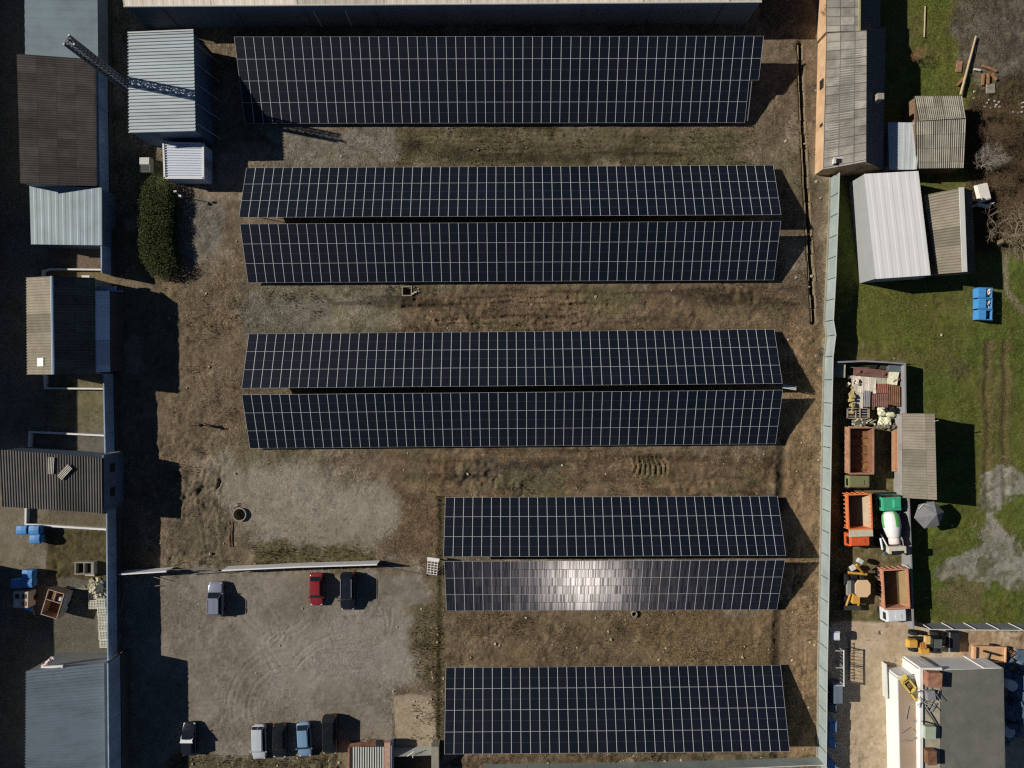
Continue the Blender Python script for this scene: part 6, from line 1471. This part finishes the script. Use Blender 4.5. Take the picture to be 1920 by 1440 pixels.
# ------------------------------------------------------------------ hedge, trees, brush
def leafy(name, label, cat, path, rad, h, nl, m, leaf=.16, seed=0, stems=True):
    rg = random.Random(seed); org = V(path[0].x, path[0].y, 0); t = thing(name, label, cat, org); mb = MB()
    L_ = sum((b_ - a).length for a, b_ in zip(path[:-1], path[1:]))
    for k in range(nl):
        i = rg.randrange(len(path) - 1); p = path[i].lerp(path[i + 1], rg.random())
        a = rg.uniform(0, 6.283); q = math.sqrt(rg.random()); lump = 1 + .06 * math.sin(p.y * 2.3 + a * 2) + .05 * math.sin(p.y * 5.1)
        rx = rad * q * lump; z = h * lump * (1 - (q ** 5) * .30) - rg.random() ** 2 * h * .8
        c = p + V(math.cos(a) * rx, math.sin(a) * rx, max(.1, z))
        n = V(rg.gauss(0, 1), rg.gauss(0, 1), rg.gauss(.8, .8)).normalized(); u = n.orthogonal().normalized(); v = n.cross(u); s = leaf * rg.uniform(.5, 1.2)
        mb.face([c + u * s, c + v * s * .6, c - u * s, c - v * s * .6])
    mb.build('foliage', m, t, org, recalc=False)
    if stems:
        mb = MB()
        for k in range(30):
            i = rg.randrange(len(path) - 1); p = path[i].lerp(path[i + 1], rg.random()); mb.tube((p.x, p.y, 0), (p.x + rg.uniform(-.5, .5), p.y + rg.uniform(-.5, .5), h * .8), .04, .015, n=4)
        mb.build('stem', M_TIMBER, t, org)
    return t
def leaf_mat(name, a, b_, sc_=2.0):
    m, nt, bs, out = new_mat(name); g = node(nt, 'ShaderNodeNewGeometry'); rnd = g.outputs['Random Per Island']
    tc = node(nt, 'ShaderNodeTexCoord'); nz = node(nt, 'ShaderNodeTexNoise'); nz.inputs['Scale'].default_value = sc_; nt.links.new(tc.outputs['Object'], nz.inputs[0])
    c = mixc(nt, mth(nt, 'MULTIPLY', mth(nt, 'ADD', rnd, ramp(nt, nz.outputs[0], .3, .7)), .5), a, b_); nt.links.new(c, bs.inputs['Base Color']); bs.inputs['Roughness'].default_value = .7; bs.inputs['Specular IOR Level'].default_value = .2; return m
M_LEAF = leaf_mat('hedge_leaf', alb(58, 68, 35), alb(92, 98, 54))
hp = [P(x, y, 1.2) for x, y in ((296, 352), (293, 392), (292, 430), (293, 466), (302, 494))]; hp = [V(p.x, p.y, 0) for p in hp]
leafy('clipped_hedge', 'long dense green hedge below the white kiosk', 'hedge', hp, 2.15, 1.75, 56000, M_LEAF, .075, 3)
M_DRY = leaf_mat('dry_twig_leaf', alb(84, 74, 60), alb(138, 124, 106))
lp = [V(P(x, y, 0).x, P(x, y, 0).y, 0) for x, y in ((300, 512), (325, 515), (345, 510))]
leafy('dry_shrub', 'scruffy brownish shrub at the lower end of the hedge', 'shrub', lp, 1.0, .7, 700, M_DRY, .11, 5)
def bare_tree(name, label, cat, base, hgt, spread, seed, m, levels=5, r0=.16, lean=(0, 0), kids=(3, 5), th=.55):
    rg = random.Random(seed); t = thing(name, label, cat, base); tr = MB(); cr = MB()
    def grow(p, d, l_, r, lev):
        q = p; nseg = 3
        for k in range(nseg):
            d = (d + V(rg.gauss(0, .16), rg.gauss(0, .16), rg.gauss(.02, .10))).normalized(); q2 = q + d * (l_ / nseg); ra = r * (1 - .22 * k / nseg); rb = r * (1 - .22 * (k + 1) / nseg)
            (tr if lev == 0 else cr).tube(q, q2, ra, rb, n=6 if lev < 2 else (4 if lev < 3 else 3), caps=False); q = q2
            if lev < levels and k > 0 or (lev == 0 and k == 1):
                for j in range(rg.randint(1, 2)):
                    a = rg.uniform(0, 6.283); side = V(math.cos(a), math.sin(a), rg.uniform(.1, .7) * (1 - spread) + .05).normalized()
                    if lev < levels: grow(q, (d * (.55 - spread * .3) + side * (.6 + spread * .5)).normalized(), l_ * rg.uniform(.5, .78), r * th * rg.uniform(.7, 1.0), lev + 1)
        if lev < levels:
            for j in range(rg.randint(*kids) - 1):
                a = rg.uniform(0, 6.283); side = V(math.cos(a), math.sin(a), rg.uniform(0, .6))
                grow(q, (d * .5 + side * .75).normalized(), l_ * rg.uniform(.55, .8), r * th * rg.uniform(.7, 1.0), lev + 1)
    grow(V(0, 0, 0), V(lean[0], lean[1], 1).normalized(), hgt * .34, r0, 0)
    tr.build('trunk', m, t); cr.build('crown', m, t, recalc=False); return t
M_BARK = mat('grey_bark', alb(118, 106, 86), rough=.95, var=.2, scale=4); M_BARKD = mat('dark_bark', alb(98, 82, 62), rough=.95, var=.25, scale=4); M_BARKR = mat('reddish_bark', alb(120, 78, 64), rough=.95, var=.25, scale=4)
bare_tree('bare_tree', 'large leafless tree spreading over the path at the right edge', 'tree', P(1868, 458), 9.5, .8, 4, M_BARK, 4, .34, (-.08, .02), (3, 5), .54)
bare_tree('bare_tree', 'small pale leafless tree right of the grey garden shed', 'tree', P(1832, 318), 5.0, .8, 9, mat('pale_bark', alb(140, 132, 122), rough=.95, var=.2, scale=4), 4, .10)
bare_tree('bare_shrub', 'reddish bare shrub at the top of the brick barn wall', 'shrub', P(1538, 42), 3.4, .6, 15, M_BARKR, 4, .07)
bare_tree('bare_shrub', 'bare reddish shrub on the dirt near the fence kink', 'shrub', P(1528, 655), 1.8, .9, 17, M_BARKR, 3, .035)
bare_tree('bare_shrub', 'small brown shrub at the shadow edge behind the brick barn', 'shrub', P(1712, 104), 2.4, .8, 19, mat('brown_twig', alb(150, 112, 84), rough=.95, var=.3), 4, .05)
TH = 'dark leafless bushes in the overgrown eastern corner'
thp = [(1880, 255, 'tall dark bush in the middle of the overgrown corner'), (1905, 300, 'dark bush at the right edge level with the pale leafless tree'), (1862, 295, 'dark bush right above the tipped white tub'), (1900, 365, 'dark bush just above the large leafless tree'), (1870, 345, 'dark bush hugging the tipped white tub'), (1905, 220, 'dark bush below the white litter at the right edge'), (1845, 225, 'low dark bush beside the grey garden shed'), (1910, 420, 'dark bush mixed into the crown of the large tree'), (1858, 262, 'dark bush between the pale leafless tree and the tall dark bush'), (1890, 320, 'dark bush above the two lowest bushes of the corner'), (1878, 232, 'dark bush between the tall dark bush and the white litter'), (1840, 262, 'dark bush touching the crown of the pale leafless tree'), (1915, 262, 'dark bush at the right edge beside the tall dark bush'), (1888, 392, 'dark bush at the upper side of the large leafless tree')]
for i, (px, py, lb) in enumerate(thp):
    bare_tree('bare_bush', lb, 'bush', P(px, py), 3.6 + (i % 3) * .6, .8, 30 + i, M_BARKD, 4, .06)['group'] = TH
# twiggy litter that nobody could count
mb = MB(); rg = random.Random(77)
for k in range(9500):
    p = P(rg.uniform(1812, 1960), rg.uniform(185, 470)) if k < 9000 else P(1800 + 160 * rg.random() ** .7, rg.uniform(-20, 190)); a = rg.uniform(0, 6.28); l_ = rg.uniform(.3, 1.1); p.z = rg.uniform(0, .35)
    mb.tube(p, p + V(math.cos(a) * l_, math.sin(a) * l_, rg.uniform(-.1, .45)), .016, .008, n=3, caps=False)
o = mb.build('brushwood', M_BARKD, None, recalc=False); o['kind'] = 'stuff'; tag(o, 'dark twiggy undergrowth covering the overgrown eastern corner', 'undergrowth', None, 'stuff')
# grass tufts on the garden land
mb = MB(); rg = random.Random(78)
def tuft(p, s):
    for j in range(3):
        a = rg.uniform(0, 6.28); d = V(math.cos(a), math.sin(a), 0) * s * .5; mb.face([p - d * .35, p + d * .35, p + d * .6 + V(rg.uniform(-.1, .1), rg.uniform(-.1, .1), s)])
for k in range(16000):
    px, py = rg.uniform(1600, 1960), rg.choice((rg.uniform(525, 1165), rg.uniform(525, 1165), rg.uniform(-20, 200)))
    if py > 655 and px < 1712 and py < 1170: continue
    if py > 870 and px > 1740 and rg.random() < .6: continue
    if py < 200 and not (1700 < px < 1830): continue
    tuft(P(px, py, 0), rg.uniform(.06, .16))
o = mb.build('grass', leaf_mat('grass_blade', alb(78, 84, 34), alb(110, 112, 54), .8), None, recalc=False); tag(o, 'short rough grass of the eastern garden', 'grass', None, 'stuff')
# weeds coming up through the bare dirt
mb = MB(); rg = random.Random(81); wa = [(735, 236, 1420, 312, 1500), (440, 535, 1500, 620, 1200), (290, 490, 450, 1060, 1100), (470, 1020, 700, 1062, 900), (740, 845, 1460, 930, 350), (840, 1148, 1450, 1246, 900), (1475, 90, 1535, 1420, 900), (770, 1130, 832, 1400, 1100), (815, 930, 832, 1420, 700), (320, 1415, 650, 1440, 700), (900, 1414, 1530, 1432, 500), (235, 1050, 800, 1064, 350), (640, 1385, 735, 1402, 200)]
for x0, y0, x1, y1, n in wa:
    ctr = [(rg.uniform(x0, x1), rg.uniform(y0, y1)) for _ in range(max(6, n // 28))]
    for k in range(n):
        cx_, cy_ = rg.choice(ctr); px, py = cx_ + rg.gauss(0, 9), cy_ + rg.gauss(0, 6)
        if x0 <= px <= x1 and y0 <= py <= y1: tuft(P(px, py, 0), rg.uniform(.08, .24))
o = mb.build('weeds', leaf_mat('dry_weed', alb(84, 80, 44), alb(126, 114, 76), .8), None, recalc=False); tag(o, 'sparse olive weeds growing in clumps on the bare dirt', 'weeds', None, 'stuff')
# scattered stones and litter
mb = MB(); rg = random.Random(79)
areas = [((735, 236, 1420, 312), 30), ((470, 238, 740, 312), 40), ((440, 535, 1500, 620), 70), ((290, 380, 450, 1060), 120), ((300, 1080, 800, 1420), 30), ((740, 850, 1460, 930), 60), ((840, 1150, 1450, 1245), 170), ((1470, 90, 1540, 1420), 120), ((770, 1130, 835, 1400), 90), ((1820, 160, 1930, 250), 40), ((1600, 530, 1910, 1150), 30), ((320, 1420, 650, 1440), 60), ((900, 1415, 1530, 1432), 60)]
for (x0, y0, x1, y1), n in areas:
    for k in range(n):
        p = P(rg.uniform(x0, x1), rg.uniform(y0, y1)); s = .04 + .17 * rg.random() ** 5; h_ = s * .7; n_ = 6
        vs = [p + V(math.cos(2 * PI * q / n_ + .3) * s * rg.uniform(.7, 1.2), math.sin(2 * PI * q / n_ + .3) * s * rg.uniform(.7, 1.2), -.03) for q in range(n_)]; tp = [v + V(rg.uniform(-.3, .3) * s, rg.uniform(-.3, .3) * s, h_ * rg.uniform(.7, 1.2)) - (v - p) * .4 for v in vs]
        mb.loft([vs, tp])
o = mb.build('scattered_stones', mat('pale_stone', alb(176, 166, 148), rough=.95, var=.35, scale=.6, dirt=alb(110, 98, 80), dirt_amt=.6, dscale=.4), None); tag(o, 'loose pale stones scattered over the bare ground', 'stones', None, 'stuff')
# fallen poles, timber and litter in the upper right garden
c = P(1815, 122, .3); mb = MB(); mb.tube(P(1830, 68, .25), P(1801, 178, .5), .12, .16, n=8); tag(mb.build('wooden_pole', mat('weathered_pole', alb(176, 160, 130), rough=.9, var=.15, scale=3), None, c), 'long fallen wooden pole reaching the grey garden shed', 'pole')
c = P(1733, 42, .1); mb = MB(); mb.tube(P(1735, 12, .1), P(1733, 70, .1), .09, n=8); tag(mb.build('wooden_pole', bpy.data.materials['weathered_pole'], None, c), 'short straight pole lying in the grass near the top edge', 'pole')
TB = 'timber offcuts in the upper right garden'
M_OR = mat('orange_timber', alb(150, 112, 76), rough=.9, var=.25, scale=3)
for a, b_, lb in (((1794, 160), (1809, 144), 'orange timber leaning against the long fallen pole'), ((1841, 124), (1858, 129), 'orange timber uppermost in the woodpile'), ((1857, 129), (1868, 134), 'short orange timber at the top right of the woodpile'), ((1842, 160), (1844, 138), 'upright brown timber at the left of the woodpile'), ((1852, 158), (1853, 137), 'brown timber directly above the pale slab'), ((1868, 150), (1859, 138), 'pale timber slanting at the right of the woodpile'), ((1826, 130), (1838, 132), 'light grey timber left of the woodpile')):
    p, q = P(*a, .2), P(*b_, .25); mb = MB(); mb.box((p + q) / 2, ((q - p).length, .26, .2), math.atan2((q - p).y, (q - p).x)); tag(mb.build('timber', M_CAP if 'grey' in lb else M_OR, None, (p + q) / 2), lb, 'timber', TB)
c = P(1857, 166.5, .1); mb = MB(); mb.box(c, (1.1, 1.2, .2), R(2)); tag(mb.build('pale_slab', M_CONC, None, c, bevel=.02), 'square pale concrete slab below the woodpile', 'slab')
c = P(1798, 125, .1); mb = MB(); mb.box(c, (.7, 1.4, .12), R(-8)); tag(mb.build('red_board', M_BRICKP, None, c), 'dull red board in the grass left of the fallen pole', 'board')
c = P(1843, 361, 1.0); mb = MB()
mb.box(c, (1.7, 2.3, .5), R(14), top=.85); mb.box(c + V(.3, -1.5, -.5), (1.6, .5, .35), R(-12)); tag(mb.build('white_tub', mat('cream_tub', (.80, .78, .70), rough=.5, var=.05), None, c, bevel=.08), 'tipped creamy white tub at the edge of the overgrown corner', 'tub')
for px, py, lb in ((1826, 386, 'thin white strip below the tipped tub'), (1858, 382, 'curved white strip right below the tipped tub')):
    c = P(px, py, .4); mb = MB(); mb.box(c, (1.0, .25, .15), R(25)); tag(mb.build('white_strip', M_WHITE, None, c, bevel=.03), lb, 'strip', 'white strips by the tub')
mb = MB(); rg = random.Random(80)
for k in range(16):
    p = P(rg.uniform(1845, 1920), rg.uniform(188, 212), .1); mb.lathe([(.05, 0), (.14, .05), (.10, .2), (.03, .22)], p, 'Z', 7)
o = mb.build('litter', mat('white_litter', (.7, .69, .66), rough=.6, var=.2), None); tag(o, 'white litter strewn at the edge of the overgrown corner', 'litter', None, 'stuff')
